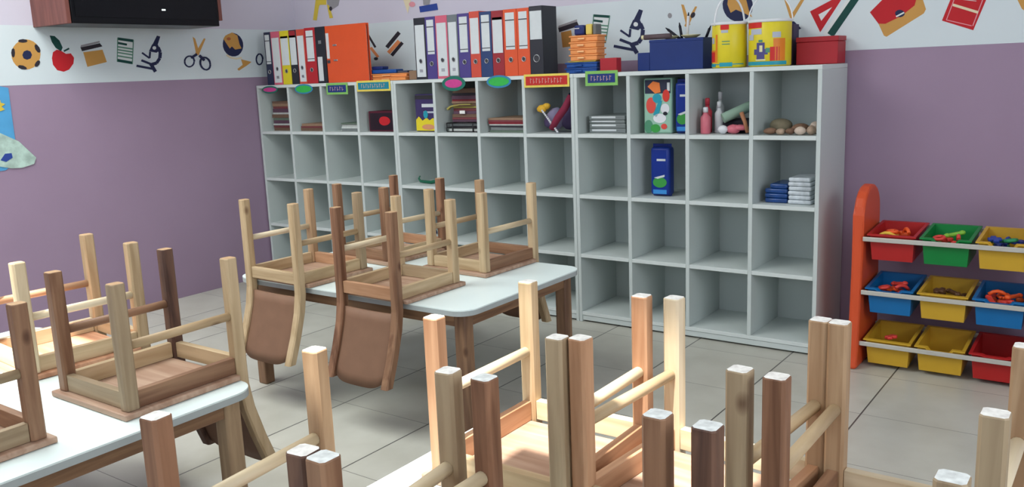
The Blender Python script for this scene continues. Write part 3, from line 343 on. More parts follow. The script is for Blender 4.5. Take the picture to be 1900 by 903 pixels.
# ---------------------------------------------------------------- lever arch binders
PAPER = mat('paper', (226, 224, 216), .8, .2, .04, 90); SLEEVE = mat('spine_label', (206, 212, 214), .45, .4, .03, 30); METAL = mat('nickel', (190, 192, 194), .3, .5, .02, metal=.9); INK = mat('ink_dark', (60, 60, 66), .6)
BC = dict(navy=(36, 44, 72), white=(206, 210, 210), pink=(206, 96, 120), yellow=(212, 196, 40), black=(40, 42, 50), red=(176, 40, 48), orange=(216, 84, 44), purple=(74, 62, 128), grey=(110, 118, 122), dred=(150, 40, 48), coral=(200, 76, 58), blue=(40, 62, 108))
BM = {k: mat('binder_' + k, v, .38, .4, .03) for k, v in BC.items()}
def binder(x0, x1, col, style, lab, y=.012, h=.299, top=None, grp='lever arch binders on the shelf top', d=.285):
    w = x1 - x0 - .0012; m = BM[col]; t = thing('ring_binder', lab, 'binder', (x0 + .0006, y, ZTOP), 0, grp)
    b = MB(); b.box(0, w, 0, .003, 0, h, m, .001, 1); b.box(0, .003, .003, d, 0, h, m, .001, 1); b.box(w - .003, w, .003, d, 0, h, m, .001, 1); b.build('cover', None, t)
    MB().box(.006, w - .006, .02, d - .012, .008, h - .012, PAPER).build('paper_block', None, t)
    def lb(nm, a0, a1, z0, z1, mm, dy=.0012): return MB().box(a0, a1, -dy, 0, z0, z1, mm, .0003, 1).build(nm, None, t)
    def hole(z, r=.0105, mm=METAL):
        MB().tube([(w / 2 + (r * math.cos(a)), -.0022, z + r * math.sin(a)) for a in [2 * PI * k / 16 for k in range(17)]], .0018, mm, 6).build('finger_ring', None, t)
        MB().prism([(w / 2 + r * .8 * math.cos(2 * PI * k / 12), z + r * .8 * math.sin(2 * PI * k / 12)) for k in range(12)], -.0018, 0, INK, 'XZ').build('finger_hole', None, t)
    i = w * .16
    if style == 'full':                       # pale spine with coloured head and two holes
        l = lb('spine_label', i * .6, w - i * .6, .012, h - .035, SLEEVE); hole(.09); lb('small_label', w * .35, w * .65, .035, .05, METAL, .002)
        if top: lb('head_band', i * .6, w - i * .6, h - .034, h - .006, BM[top])
    elif style == 'upper':                    # label window in the upper two thirds
        l = lb('spine_label', i, w - i, h * .40, h * .95, SLEEVE); MB().box(i, w - i, -.002, -.0012, h * .83, h * .845, INK).build('label_line', None, t)
        MB().box(i, w - i, -.002, -.0012, h * .44, h * .452, INK).build('label_line', None, t); hole(.075)
    elif style == 'wide':
        lb('spine_label', i * .3, w - i * .3, h * .52, h * .93, SLEEVE); lb('label_strip', i * .3, w - i * .3, h * .94, h * .975, INK); hole(.075, .016)
    elif style == 'half':                     # coloured lower third
        lb('spine_label', i * .5, w - i * .5, h * .36, h * .90, SLEEVE); hole(.075)
        if top: lb('head_band', i * .5, w - i * .5, h * .86, h * .985, BM[top])
    elif style == 'low':                      # small label near the foot
        lb('spine_label', i * .7, w * .62, .012, h * .47, SLEEVE); lb('small_label', w * .3, w * .6, h * .70, h * .76, METAL)
    return t
binder(.093, .150, 'navy', 'upper', 'navy ring binder with label window at the left end of the shelf top')
binder(.152, .229, 'pink', 'full', 'ring binder with pink head and long white spine', top='pink')
binder(.231, .306, 'yellow', 'half', 'yellow ring binder with large pale label', top='yellow')
binder(.308, .369, 'black', 'half', 'black ring binder with white label and small red patch', top='dred')
binder(.371, .436, 'coral', 'full', 'ring binder with red head and white spine in the left group', top='coral')
binder(.438, .523, 'red', 'upper', 'dark red ring binder with label window left of the black one', h=.303)
binder(.525, .600, 'black', 'low', 'black ring binder with short label low on its spine', h=.303)
# orange binder standing with its cover towards the room
t = thing('ring_binder', 'large orange ring binder turned to show its front cover', 'binder', (.606, .012, ZTOP), 0, 'lever arch binders on the shelf top')
b = MB(); b.box(0, .312, 0, .003, 0, .303, BM['orange'], .001, 1); b.box(0, .312, .019, .022, 0, .303, BM['orange'], .001, 1); b.box(0, .003, .003, .019, 0, .303, BM['orange'], .001, 1); b.build('cover', None, t)
MB().box(.012, .300, .006, .016, .008, .29, PAPER).build('paper_block', None, t)
MB().box(.004, .026, -.0015, 0, .13, .265, SLEEVE, .0003, 1).build('spine_label', None, t); MB().box(.004, .026, -.0015, 0, .105, .122, INK).build('label_strip', None, t)
for z in (.195, .115): MB().box(.055, .085, -.004, 0, z, z + .009, METAL, .003, 2).build('rivet', None, t)
g2 = [1.251, 1.326, 1.393, 1.469, 1.533, 1.606, 1.668, 1.739, 1.808, 1.885, 1.955, 2.028]
spec2 = [('black', 'full', 'ring binder with long white spine and black head, leftmost of middle group', 'black', .302), ('purple', 'upper', 'purple ring binder with pale label, second of the middle group', None, .303),
 ('pink', 'full', 'ring binder with magenta head and white spine in the middle group', 'pink', .304), ('grey', 'full', 'ring binder with grey head and white spine right of magenta one', 'grey', .303),
 ('purple', 'upper', 'purple ring binder standing left of the coral binder', None, .304), ('coral', 'half', 'coral red ring binder with tall white label', None, .309),
 ('blue', 'upper', 'navy blue ring binder between the coral and dark red ones', None, .303), ('dred', 'half', 'dark red ring binder left of the orange pair', 'dred', .303),
 ('orange', 'upper', 'left one of the two orange spined ring binders', None, .304), ('orange', 'upper', 'right one of the two orange spined ring binders', None, .304),
 ('black', 'wide', 'wide black ring binder closing the middle group on the right', None, .308)]
for i, (c, st, lb_, tp, hh) in enumerate(spec2): binder(g2[i], g2[i + 1], c, st, lb_, h=hh, top=tp, d=.12 if st == 'wide' else (.19 if i == 9 else .285))

# ---------------------------------------------------------------- things on top of the shelf
def tray_stack(nm, lab, x0, x1, y0, y1, z, n, hh, m, rim, grp):
    """one flat tray with a rim and a handle lip"""
    for k in range(n):
        t = thing(nm, lab[k], 'tray', ((x0 + x1) / 2 + random.uniform(-.004, .004), (y0 + y1) / 2, z + k * (hh + .0006)), random.uniform(-.03, .03), grp)
        w, d = (x1 - x0) / 2, (y1 - y0) / 2
        b = MB(); b.box(-w + .006, w - .006, -d + .004, d - .004, 0, hh * .8, m, .004); b.box(-w, w, -d, d, hh * .72, hh, m, .003); b.build('tray_body', None, t)
        MB().box(-w * .35, w * .1, -d - .006, -d + .003, hh * .3, hh * .6, rim, .002).build('handle', None, t)
OR = mat('tray_orange', (232, 150, 86), .45, .4); OR2 = mat('tray_orange_light', (244, 186, 130), .45, .4); BLU = mat('tray_blue', (22, 74, 146), .4, .4); BLD = mat('tray_navy', (22, 40, 100), .35, .4); YEL = mat('plastic_pale_yellow', (224, 200, 100), .5)
tray_stack('plastic_tray', ['blue plastic tray at the very bottom of the tall stack', 'blue plastic tray under the orange trays'], 2.128, 2.300, .03, .11, ZTOP, 2, .024, BLU, BLU, 'trays in the tall stack')
z = ZTOP + .0492
tray_stack('plastic_tray', ['thin yellow plastic tray between blue and orange trays'], 2.14, 2.29, .035, .105, z, 1, .006, YEL, YEL, 'trays in the tall stack'); z += .0066
tray_stack('plastic_tray', ['lowest orange tray of the tall stack', 'second orange tray from below in the tall stack', 'third orange tray from below in the tall stack', 'topmost orange tray of the tall stack'], 2.155, 2.305, .03, .11, z, 4, .027, OR, OR2, 'trays in the tall stack'); z += 4 * .0276
tag(MB().box(2.17, 2.222, .05, .10, z + .0006, z + .045, BLD, .008).box(2.172, 2.20, .047, .052, z + .028, z + .033, METAL, .001).build('pencil_case'), 'small dark blue case on the orange tray stack', 'case')
tag(MB().box(2.230, 2.262, .05, .10, z + .0006, z + .047, YEL, .006).build('pencil_case'), 'pale yellow small case on the orange tray stack', 'case')
tag(MB().box(2.268, 2.284, .05, .10, z + .0006, z + .046, mat('tin_grey', (110, 112, 110), .4), .003).build('pencil_case'), 'narrow grey case beside the pale yellow one', 'case')
# low stack behind the orange binder
tray_stack('plastic_tray', ['orange tray lying at the bottom of the low stack', 'orange tray on top of the other in the low stack'], .915, 1.165, .03, .10, ZTOP, 2, .018, OR, OR2, 'trays in the low stack')
tag(MB().box(.905, 1.085, .04, .10, ZTOP + .0378, ZTOP + .058, BLU, .004).build('flat_box'), 'flat blue box lying on the low orange trays', 'box')
tag(MB().box(.908, .985, .045, .095, ZTOP + .0588, ZTOP + .076, BLD, .004).build('flat_box'), 'tiny dark navy box topmost on the low stack', 'box')
tag(MB().box(1.092, 1.16, .045, .095, ZTOP + .0378, ZTOP + .049, mat('slate', (70, 74, 92), .5), .003).build('flat_box'), 'slate grey flat box on the right of the low stack', 'box')
tag(MB().box(1.176, 1.232, .04, .09, ZTOP, ZTOP + .046, mat('kraft', (140, 112, 90), .7), .003).build('cardboard_box'), 'small brown box between the low stack and the middle binders', 'box')
REDB = mat('box_red', (168, 36, 46), .5, .35)
tag(MB().box(2.312, 2.395, .03, .075, ZTOP, ZTOP + .062, REDB, .003).build('small_box'), 'small red box right of the tall tray stack', 'box')
NAVYB = mat('box_navy', (22, 48, 112), .5, .35)
t = thing('storage_box', 'large navy box carrying plates and pens', 'box', (2.628, .18, ZTOP), 0)
b = MB(); b.box(-.124, .124, -.05, .05, 0, .002, NAVYB)
for (a, c, d, e) in ((-.124, .124, -.05, -.046), (-.124, .124, .046, .05), (-.124, -.120, -.046, .046), (.120, .124, -.046, .046)): b.box(a, c, d, e, .002, .130, NAVYB, .001, 1)
b.build('box_body', None, t)
MB().box(-.1255, .1255, -.0515, -.049, .118, .1295, NAVYB, .002).build('rim', None, t)
MB().box(-.119, .119, -.045, .045, .112, .117, mat('box_inside', (40, 40, 60), .7)).build('inner_tray', None, t)
tag(MB().box(2.442, 2.502, .135, .20, ZTOP, ZTOP + .078, NAVYB, .003).build('small_box'), 'low navy box against the left side of large navy box', 'box')
CR = mat('plate_cream', (222, 216, 170), .5); PL = mat('roll_brown', (92, 78, 82), .6)
zt = ZTOP + .1312
tag(MB().tube([(2.475, .142, zt + .012), (2.60, .142, zt + .012)], .0115, PL, 14).tube([(2.462, .142, zt + .012), (2.4748, .142, zt + .012)], .0095, CR, 14).build('paper_roll'), 'brown paper roll with cream end across the large navy box', 'roll')
def dish(x, y, r, lab): tag(MB().lathe([(r * .55, 0), (r, .010), (r + .002, .013), (r * .9, .0125), (r * .5, .004)], CR, 24, (x, y, zt)).build('small_dish'), lab, 'dish', 'cream dishes on the navy box')
dish(2.572, .195, .036, 'left cream dish on the navy box'); dish(2.672, .185, .040, 'right cream dish on the navy box')
blk = mat('tool_black', (28, 30, 42), .5); wht = mat('pen_white', (220, 222, 226), .4)
for (x, a, l, m, nm, lab, cat) in ((2.615, -.9, .075, blk, 'marker', 'black marker leaning left in the navy box', 'pen'), (2.618, -.1, .06, blk, 'brush', 'short black brush standing in the middle of the navy box', 'brush'),
      (2.640, .12, .10, wht, 'marker', 'white pen standing right in the navy box', 'pen'), (2.727, .5, .045, blk, 'marker', 'thin black pen sticking out at the right of the navy box', 'pen')):
    z0 = ZTOP + .1175; p = Vector((x, .215, z0 + .008)); q = p + Vector((math.sin(a) * l, -.01, math.cos(a) * l))
    b = MB(); b.tube([p, q], .006, m, 10); b.tube([q, q + (q - p).normalized() * .014], [.0045, .002], blk, 10); tag(b.build(nm), lab, cat)
# yellow buckets with wire handles
BY = mat('bucket_yellow', (224, 206, 44), .4, .4, .04); BO = mat('bucket_orange', (228, 130, 40), .4); BR = mat('bucket_red', (206, 44, 40), .4); BT = mat('bucket_teal', (40, 150, 170), .4); BW = mat('bucket_white', (226, 230, 232), .4)
BP = mat('bucket_violet', (80, 76, 130), .4); BS = mat('bucket_silver', (180, 186, 200), .4); BG = mat('bucket_green', (80, 140, 110), .4)
def curved(bm, cx, cy, r, a0, a1, z0, z1, m, th=.0008):
    """patch of print wrapped on the round side"""
    n = max(2, int(abs(a1 - a0) / .12)); i = bm.mi(m); A = []; B = []
    for k in range(n + 1):
        a = a0 + (a1 - a0) * k / n; x, y = cx + (r + th) * math.sin(a), cy - (r + th) * math.cos(a)
        A.append(bm.b.verts.new((x, y, z0))); B.append(bm.b.verts.new((x, y, z1)))
    for k in range(n):
        f = bm.b.faces.new((A[k], A[k + 1], B[k + 1], B[k])); f.material_index = i; f.smooth = True
def bucket(x, y, r, h, lab, turn, printed):
    t = thing('plastic_bucket', lab, 'bucket', (x, y, ZTOP), 0, 'yellow buckets on the shelf top')
    MB().lathe([(r * .93, 0), (r, .004), (r, h - .006), (r * .98, h - .004)], BY, 40).build('bucket_body', None, t)
    MB().lathe([(r * .97, h - .008), (r + .004, h - .006), (r + .004, h + .003), (r * .9, h + .005)], BW, 40).build('lid', None, t)
    b = MB()
    for (a0, a1, z0, z1, m, th) in printed: curved(b, 0, 0, r, a0, a1, h * z0, h * z1, m, th)
    b.build('printed_label', None, t)
    pts = []
    for k in range(17):
        a = PI * k / 16; hx = math.cos(a) * (r + .004); pts.append((hx * math.cos(turn), hx * math.sin(turn), h - .008 + math.sin(a) * .115))
    MB().tube(pts, .0042 if turn > 1 else .0028, BW, 8).build('handle', None, t)
pr1 = [(-1.3, 1.3, .07, .09, BT, .0009), (-1.2, -.5, .03, .10, BT, .001), (-.2, .55, .03, .12, BT, .001), (-1.3, -.35, .12, .40, BO, .0008), (-1.1, -.55, .14, .36, BR, .0010), (-.5, -.35, .4, .75, BO, .0008), (-.9, -.62, .55, .68, BS, .001), (-.15, .35, .85, .96, BR, .0009), (-.1, .3, .78, .84, BS, .001), (-.05, .4, .58, .60, BG, .001), (-.05, .4, .52, .54, BG, .001)]
pr2 = [(-1.2, 1.2, .03, .11, BT, .0009), (-1.4, -.05, .84, .98, BR, .0008), (-.7, -.05, .70, .82, BS, .0009), (-.9, -.5, .58, .70, BS, .0009), (-.3, .1, .16, .52, BP, .0009), (-.45, .25, .26, .38, BP, .0010), (-.15, .0, .32, .46, CR, .0012), (-.2, .0, .53, .58, BG, .001), (.35, .8, .12, .42, BR, .0009), (.5, 1.1, .12, .6, BO, .0008), (.45, .85, .62, .74, BS, .001), (-.35, .15, .13, .16, CR, .0012), (.15, .35, .3, .4, BG, .001)]
bucket(2.868, .13, .070, .178, 'left yellow printed bucket with white handle on shelf top', 1.02, pr1)
bucket(3.034, .14, .083, .178, 'right yellow printed bucket with pale handle on shelf top', .15, pr2)
tag(MB().box(3.074, 3.088, .26, .33, ZTOP, ZTOP + .165, mat('violet_dark', (66, 56, 86), .6), .002).build('notebook'), 'dark violet notebook upright behind the right bucket', 'book')
t = thing('storage_box', 'red box at the right end of the shelf top', 'box', (3.197, .27, ZTOP), 0)
MB().box(-.082, .082, -.054, .054, 0, .088, REDB, .003).build('box_body', None, t); MB().box(-.0835, .0835, -.0555, .0555, .0885, .108, REDB, .002).build('lid', None, t)
# ---------------------------------------------------------------- things inside the cubbies
def book(x0, x1, y0, y1, z0, th, m, lab, grp, rz=0.0, nm='book'):
    cx, cy = (x0 + x1) / 2, (y0 + y1) / 2; w, d = (x1 - x0) / 2, (y1 - y0) / 2
    b = MB(); c = min(.0016, th * .2)
    b.box(-w, w, -d, d, 0, c, m); b.box(-w, w, -d, d, th - c, th, m); b.box(-w, w, -d, -d + c, c, th - c, m); b.box(-w + .002, w - .002, -d + c, d - .003, c, th - c, PAPER)
    o = b.build(nm); o.location = (cx, cy, z0); o.rotation_euler = (0, 0, rz); return tag(o, lab, 'book', grp)
KB = dict(maroon=(120, 62, 66), brown=(112, 88, 72), tan=(146, 118, 96), plum=(92, 66, 82), green=(96, 112, 98), grey=(120, 126, 126), white=(206, 212, 208), dark=(48, 46, 52), redb=(124, 36, 46), pale=(186, 190, 186), olive=(160, 150, 80))
KB = {k: mat('cover_' + k, v, .5, .3, .08, 50) for k, v in KB.items()}
def stack(x0, x1, y0, y1, z, items, where, grp, nm='book'):
    n = len(items)
    for k, (c, th) in enumerate(items):
        pos = 'lowest' if k == 0 else ('topmost' if k == n - 1 else ['second', 'third', 'fourth', 'fifth', 'sixth', 'seventh', 'eighth', 'ninth', 'tenth', 'eleventh', 'twelfth'][k - 1] + ' from below')
        dx = random.uniform(-.006, .006)
        book(x0 + dx, x1 + dx, y0 + random.uniform(0, .008), y1, z, th, KB[c], '%s %s in the %s, %s' % (ADJ.get(c, c), nm.replace('_', ' '), where, pos), grp, random.uniform(-.02, .02), nm); z += th + .0005
    return z
ADJ = dict(maroon='maroon', redb='dark red', plum='plum coloured', pale='pale grey', olive='olive yellow', dark='near black')
stack(.052, .225, .06, .26, ZS1, [('brown', .016), ('maroon', .014), ('pale', .010), ('plum', .018), ('green', .014), ('brown', .020), ('pale', .010), ('plum', .022), ('maroon', .012), ('tan', .018), ('brown', .012)], 'tall stack in the corner cubby', 'books in the corner cubby')
stack(.305, .495, .05, .25, ZS1, [('brown', .016), ('maroon', .010), ('tan', .014)], 'low stack in the second cubby', 'books in the second cubby')
stack(.635, .775, .05, .25, ZS1, [('grey', .014), ('white', .010), ('pale', .012), ('green', .008)], 'pale stack in the third cubby', 'notebooks in the third cubby', 'notebook')
# fourth cubby: dark red picture box
t = thing('picture_box', 'dark red box with red shape printed on its front in fourth cubby', 'box', (.970, .05, ZS1))
MB().box(-.115, .085, 0, .12, 0, .108, mat('box_plum', (84, 26, 44), .45), .003).build('box_body', None, t)
MB().box(-.105, .083, -.0012, 0, .008, .098, mat('box_print_dark', (40, 26, 36), .4)).build('front_print', None, t)
b = MB(); b.prism([(.0 + .045 * math.cos(a) * (1 if math.cos(a) > 0 else .8), .056 + .024 * math.sin(a)) for a in [2 * PI * k / 20 for k in range(20)]], -.0028, -.0014, mat('print_red', (170, 40, 50), .4), 'XZ'); b.build('red_print', None, t)
# fifth cubby: purple and yellow pack
t = thing('toy_pack', 'tall purple pack with yellow bottom print in fifth cubby', 'pack', (1.262, .06, ZS1), -.05)
MB().box(-.08, .07, 0, .07, 0, .192, mat('pack_purple', (62, 52, 96), .35), .006).build('pack_body', None, t)
b = MB(); b.prism(rect(-.03, .066, .125, .142), -.0015, -.0002, SLEEVE, 'XZ'); b.prism(rect(-.02, .06, .095, .104), -.0015, -.0002, BS, 'XZ')
b.prism([(-.076, .005), (.068, .005), (.068, .055), (.045, .07), (.02, .058), (0, .072), (-.03, .056), (-.055, .078), (-.076, .06)], -.0015, -.0002, BY, 'XZ'); b.prism(oval(-.005, .088, .016, .02), -.002, -.0002, BT, 'XZ'); b.prism(oval(.01, .024, .045, .014), -.002, -.0002, mat('print_peach', (214, 150, 110), .4), 'XZ')
b.prism(rect(-.075, .066, .166, .186), -.0015, -.0002, KB['dark'], 'XZ'); b.build('front_print', None, t)
# sixth cubby: tall dark stack on a black wire tray
stk = ADJ
t = thing('paper_tray', 'black wire paper tray at the bottom of sixth cubby', 'tray', (1.50, .05, ZS1))
BLK = mat('wire_black', (24, 24, 28), .4, .5)
b = MB(); b.box(-.098, .108, 0, .25, 0, .004, BLK, .001, 1)
for z in (.022, .044): b.tube([(-.098, 0, z), (.108, 0, z), (.108, .25, z), (-.098, .25, z), (-.098, 0, z)], .0028, BLK, 8)
for x in (-.098, -.06, .07, .108): b.tube([(x, 0, .002), (x, 0, .044)], .0028, BLK, 8)
b.build('tray_frame', None, t)
book(1.412, 1.598, .055, .28, ZS1 + .0046, .012, KB['pale'], 'pale paper pad inside the black wire tray', 'books in the sixth cubby', 0, 'paper_pad')
zz = stack(1.415, 1.598, .06, .27, ZS1 + .0172, [('dark', .012), ('grey', .010)], 'black wire tray of the sixth cubby', 'books in the sixth cubby')
zz = stack(1.425, 1.600, .075, .28, ZS1 + .049, [('plum', .012), ('maroon', .010), ('brown', .016), ('plum', .014), ('maroon', .014), ('olive', .009), ('brown', .014), ('tan', .010), ('redb', .009), ('plum', .018), ('dark', .012), ('brown', .022)], 'tall stack of the sixth cubby', 'books in the sixth cubby')
tag(MB().box(1.478, 1.512, .064, .068, ZS1 + .090, ZS1 + .106, mat('label_white', (232, 232, 228), .5), .001).build('paper_label'), 'small white label stuck on the stack in sixth cubby', 'label')
yb = MB(); yb.prism([(1.405, ZS1 + .118), (1.43, ZS1 + .132), (1.50, ZS1 + .139), (1.56, ZS1 + .138), (1.56, ZS1 + .134), (1.49, ZS1 + .134), (1.43, ZS1 + .124), (1.41, ZS1 + .109)], .052, .069, KB['olive'], 'XZ'); tag(yb.build('paper_sheet'), 'yellow sheet curling out of the stack in sixth cubby', 'paper')
stack(1.672, 1.88, .05, .27, ZS1, [('green', .010), ('grey', .014), ('dark', .008), ('pale', .006), ('redb', .010), ('maroon', .008), ('tan', .010)], 'low stack of the seventh cubby', 'books in the seventh cubby')
# eighth cubby: soft toys, bag and beads
def blobs(nm, lab, cat, lst, grp=None):
    b = MB()
    for i, (c, r, m) in enumerate(lst): b.blob(c, r, m, i + len(lab), 2, .18)
    return tag(b.build(nm), lab, cat, grp)
vio = mat('cloth_violet', (74, 62, 96), .8); lil = mat('cloth_lilac', (128, 122, 150), .8); dbl = mat('cloth_blue', (30, 48, 100), .8); crm = mat('cloth_crimson', (130, 40, 66), .8); gol = mat('toy_gold', (214, 168, 50), .6)
blobs('soft_toy', 'lilac and violet soft toy in the eighth cubby', 'toy', [((2.045, .09, ZS1 + .063), (.048, .05, .050), lil), ((2.000, .10, ZS1 + .05), (.030, .035, .034), vio), ((2.10, .12, ZS1 + .068), (.050, .055, .054), vio)])
blobs('toy_flower', 'golden yellow toy on top of the soft toy in eighth cubby', 'toy', [((1.985, .05, ZS1 + .112), (.024, .018, .020), gol), ((2.010, .052, ZS1 + .122), (.020, .016, .015), gol)])
blobs('cloth_bag', 'dark blue cloth bag at the back of the eighth cubby', 'bag', [((2.08, .24, ZS1 + .15), (.065, .045, .045), dbl), ((2.05, .25, ZS1 + .07), (.06, .045, .056), dbl)])
tag(MB().tube([(2.055, .02, ZS1 + .02), (2.09, .02, ZS1 + .07), (2.125, .03, ZS1 + .115), (2.152, .04, ZS1 + .17)], [.014, .017, .017, .014], crm, 10).build('crimson_strap'), 'crimson strap leaning to the right wall of eighth cubby', 'strap')
b = MB()
for k in range(14): b.blob((2.012 + k * .0058, .012 + k * .0005, ZS1 + .104 - k * .0074), (.0058, .0058, .0058), wht, k, 1, 0)
tag(b.build('bead_string'), 'string of white beads across the soft toy in eighth cubby', 'beads')
# ninth cubby: grey flat boxes
bxm = mat('flatbox_grey', (118, 126, 126), .35, .5); 
for k, (th, lab) in enumerate(((.020, 'lowest'), (.022, 'second'), (.014, 'third'), (.020, 'topmost'))):
    z0 = ZS1 + sum((.0205, .0225, .0145)[:k]); t = thing('disc_case', 'grey flat case with pale rim in the ninth cubby, %s of the pile' % lab, 'case', (2.325, .16, z0), random.uniform(-.02, .02), 'flat grey cases in the ninth cubby')
    MB().box(-.092, .092, -.10, .10, 0, th, bxm, .003).build('case_body', None, t); MB().box(-.078, .045, -.1012, -.1, th * .45, th * .8, SLEEVE).build('pale_edge', None, t)
# tenth cubby: printed picture pack and blue pack
t = thing('toy_pack', 'tall colourful printed pack in the tenth cubby', 'pack', (2.585, .06, ZS1), .04)
MB().box(-.075, .056, 0, .10, 0, .235, mat('pack_mint', (150, 190, 170), .35), .008).build('pack_body', None, t)
b = MB(); Y0, Y1 = -.0016, -.0002
for (pts, m, y) in ((rect(-.068, .05, .17, .228), mat('pack_dark', (44, 50, 70), .4), Y1 - .0004), (oval(-.04, .12, .022, .034), mat('pack_coral', (214, 80, 70), .4), Y0), ([(-.055, .20), (-.03, .222), (0, .215), (.005, .175), (-.02, .17)], mat('pack_orange', (228, 124, 60), .4), Y0), (oval(-.012, .15, .02, .02), BT, Y0 - .0004),
        ([(-.03, .08), (-.005, .135), (.012, .14), (-.002, .09), (-.015, .07)], BT, Y0), (oval(.03, .16, .016, .026), mat('pack_red', (206, 60, 50), .4), Y0 - .0006), (oval(.0, .065, .03, .02), wht, Y0), (oval(.025, .105, .02, .022), wht, Y0), (oval(.026, .085, .010, .008), blk, Y0 - .0006), (oval(-.052, .03, .02, .028), BG, Y0), (oval(-.02, .022, .022, .018), mat('pack_green', (60, 150, 70), .4), Y0 - .0004), (oval(.02, .03, .014, .012), mat('pack_coral', (214, 80, 70)), Y0), (rect(.035, .047, .18, .215), SLEEVE, Y0 - .0002)):
    b.prism(pts, y, 0, m, 'XZ')
b.build('front_print', None, t)
def blue_pack(x, y, z, w, h, lab, grp):
    t = thing('wipes_pack', lab, 'pack', (x, y, z), .05, grp)
    b = MB(); b.box(-w, w, 0, .06, .004, h - .012, mat('pack_blue', (24, 52, 140), .3), .014, 3); b.box(-w * .96, w * .96, .028, .032, 0, .01, mat('pack_blue', (24, 52, 140)), .001, 1); b.box(-w * .96, w * .96, .028, .032, h - .018, h, mat('pack_blue', (24, 52, 140)), .001, 1); b.build('pack_body', None, t)
    b = MB(); b.prism(oval(0, h * .27, w * .72, h * .10), -.0016, .001, mat('pack_green', (60, 150, 70)), 'XZ'); b.prism(rect(-w * .7, w * .7, h * .05, h * .13), -.0014, .001, mat('pack_sky', (60, 140, 210), .4), 'XZ')
    b.prism([(-w * .6, h * .36), (w * .5, h * .42), (w * .5, h * .38), (-w * .2, h * .34)], -.0018, .001, SLEEVE, 'XZ'); b.prism(rect(-w * .3, w * .6, h * .68, h * .72), -.0018, .001, SLEEVE, 'XZ'); b.build('front_print', None, t)
blue_pack(2.692, .055, ZS1, .034, .228, 'blue soft pack with green print leaning beside the colourful pack', 'blue soft packs')
blue_pack(2.578, .07, ZS2, .045, .228, 'blue soft pack with green print standing alone in second row', 'blue soft packs')
# eleventh cubby: bottles and rolls
def bottle(x, y, z, r, h, m, capm, lab):
    t = thing('small_bottle', lab, 'bottle', (x, y, z), 0, 'small bottles in the eleventh cubby')
    MB().lathe([(r * .9, 0), (r, .004), (r, h * .62), (r * .45, h * .74), (r * .42, h * .8)], m, 20).build('bottle_body', None, t)
    MB().lathe([(r * .5, h * .8), (r * .5, h * .97), (r * .4, h)], capm, 16).build('cap', None, t)
pk = mat('bottle_pink', (206, 110, 124), .35); rd = mat('bottle_red', (190, 60, 74), .35)
bottle(2.790, .07, ZS1, .021, .110, pk, wht, 'pink bottle at the left front of the eleventh cubby'); bottle(2.772, .13, ZS1, .02, .145, rd, rd, 'tall red capped bottle behind the pink bottle')
bottle(2.825, .13, ZS1, .019, .130, wht, wht, 'white bottle behind and right of the pink bottle'); bottle(2.80, .20, ZS1, .018, .168, SLEEVE, wht, 'tallest pale bottle at the back of eleventh cubby')
tag(MB().tube([(2.862, .08, ZS1 + .062), (2.985, .17, ZS1 + .125)], .021, mat('roll_green', (140, 168, 150), .6), 16).build('paper_roll'), 'pale green roll lying slanted in the eleventh cubby', 'roll')
blobs('doll', 'pink and white doll lying low in the eleventh cubby', 'doll', [((2.872, .06, ZS1 + .018), (.022, .02, .018), wht), ((2.91, .065, ZS1 + .020), (.03, .02, .018), pk), ((2.945, .07, ZS1 + .026), (.03, .018, .014), pk)])
tag(MB().box(2.85, 2.985, .10, .24, ZS1, ZS1 + .055, mat('cloth_black', (28, 24, 34), .8), .012, 3).build('black_pouch'), 'black pouch under the green roll in eleventh cubby', 'pouch')
tag(MB().tube([(2.955, .045, ZS1 + .088), (2.972, .04, ZS1 + .05), (2.985, .035, ZS1 + .008)], [.009, .008, .007], mat('wood_toy', (170, 116, 84), .6), 10).build('wooden_stick'), 'tan wooden stick leaning at the right of eleventh cubby', 'stick')
tag(MB().box(2.978, 2.996, .07, .16, ZS1, ZS1 + .085, mat('case_blue', (30, 96, 150), .4), .004).build('blue_case'), 'narrow blue case against the right side of eleventh cubby', 'case')
# twelfth cubby: pile of beige shells and stones
sh = [mat('stone_beige', (170, 148, 128), .8, .2, .2, 30), mat('stone_brown', (124, 96, 78), .8, .2, .2, 30), mat('stone_pale', (206, 188, 172), .8, .2, .2, 30), mat('stone_moss', (120, 112, 92), .8, .2, .2, 30)]
for i, (x, y, rx, ry, rz_, c, lab) in enumerate(((3.075, .045, .026, .022, .015, 1, 'dark brown stone at the front left of the pile'), (3.118, .040, .020, .020, .013, 0, 'beige stone at the front, second from left'), (3.155, .042, .018, .02, .014, 1, 'small brown stone at the front middle of the pile'), (3.196, .040, .023, .022, .017, 2, 'pale whitish stone at the front of the pile'),
        (3.236, .045, .018, .022, .019, 0, 'beige stone at the right end of the pile'), (3.095, .115, .046, .040, .031, 3, 'largest mossy flat stone at the back left of the pile'), (3.175, .105, .034, .034, .022, 1, 'brown flat stone at the back middle of the pile'), (3.232, .105, .022, .03, .024, 2, 'pale stone at the back right of the pile'))):
    tag(MB().blob((x, y, ZS1 + rz_), (rx, ry, rz_ * .93), sh[c], i, 3, .08).build('stone'), lab + ' in the last top cubby', 'stone', 'stones in the last top cubby')
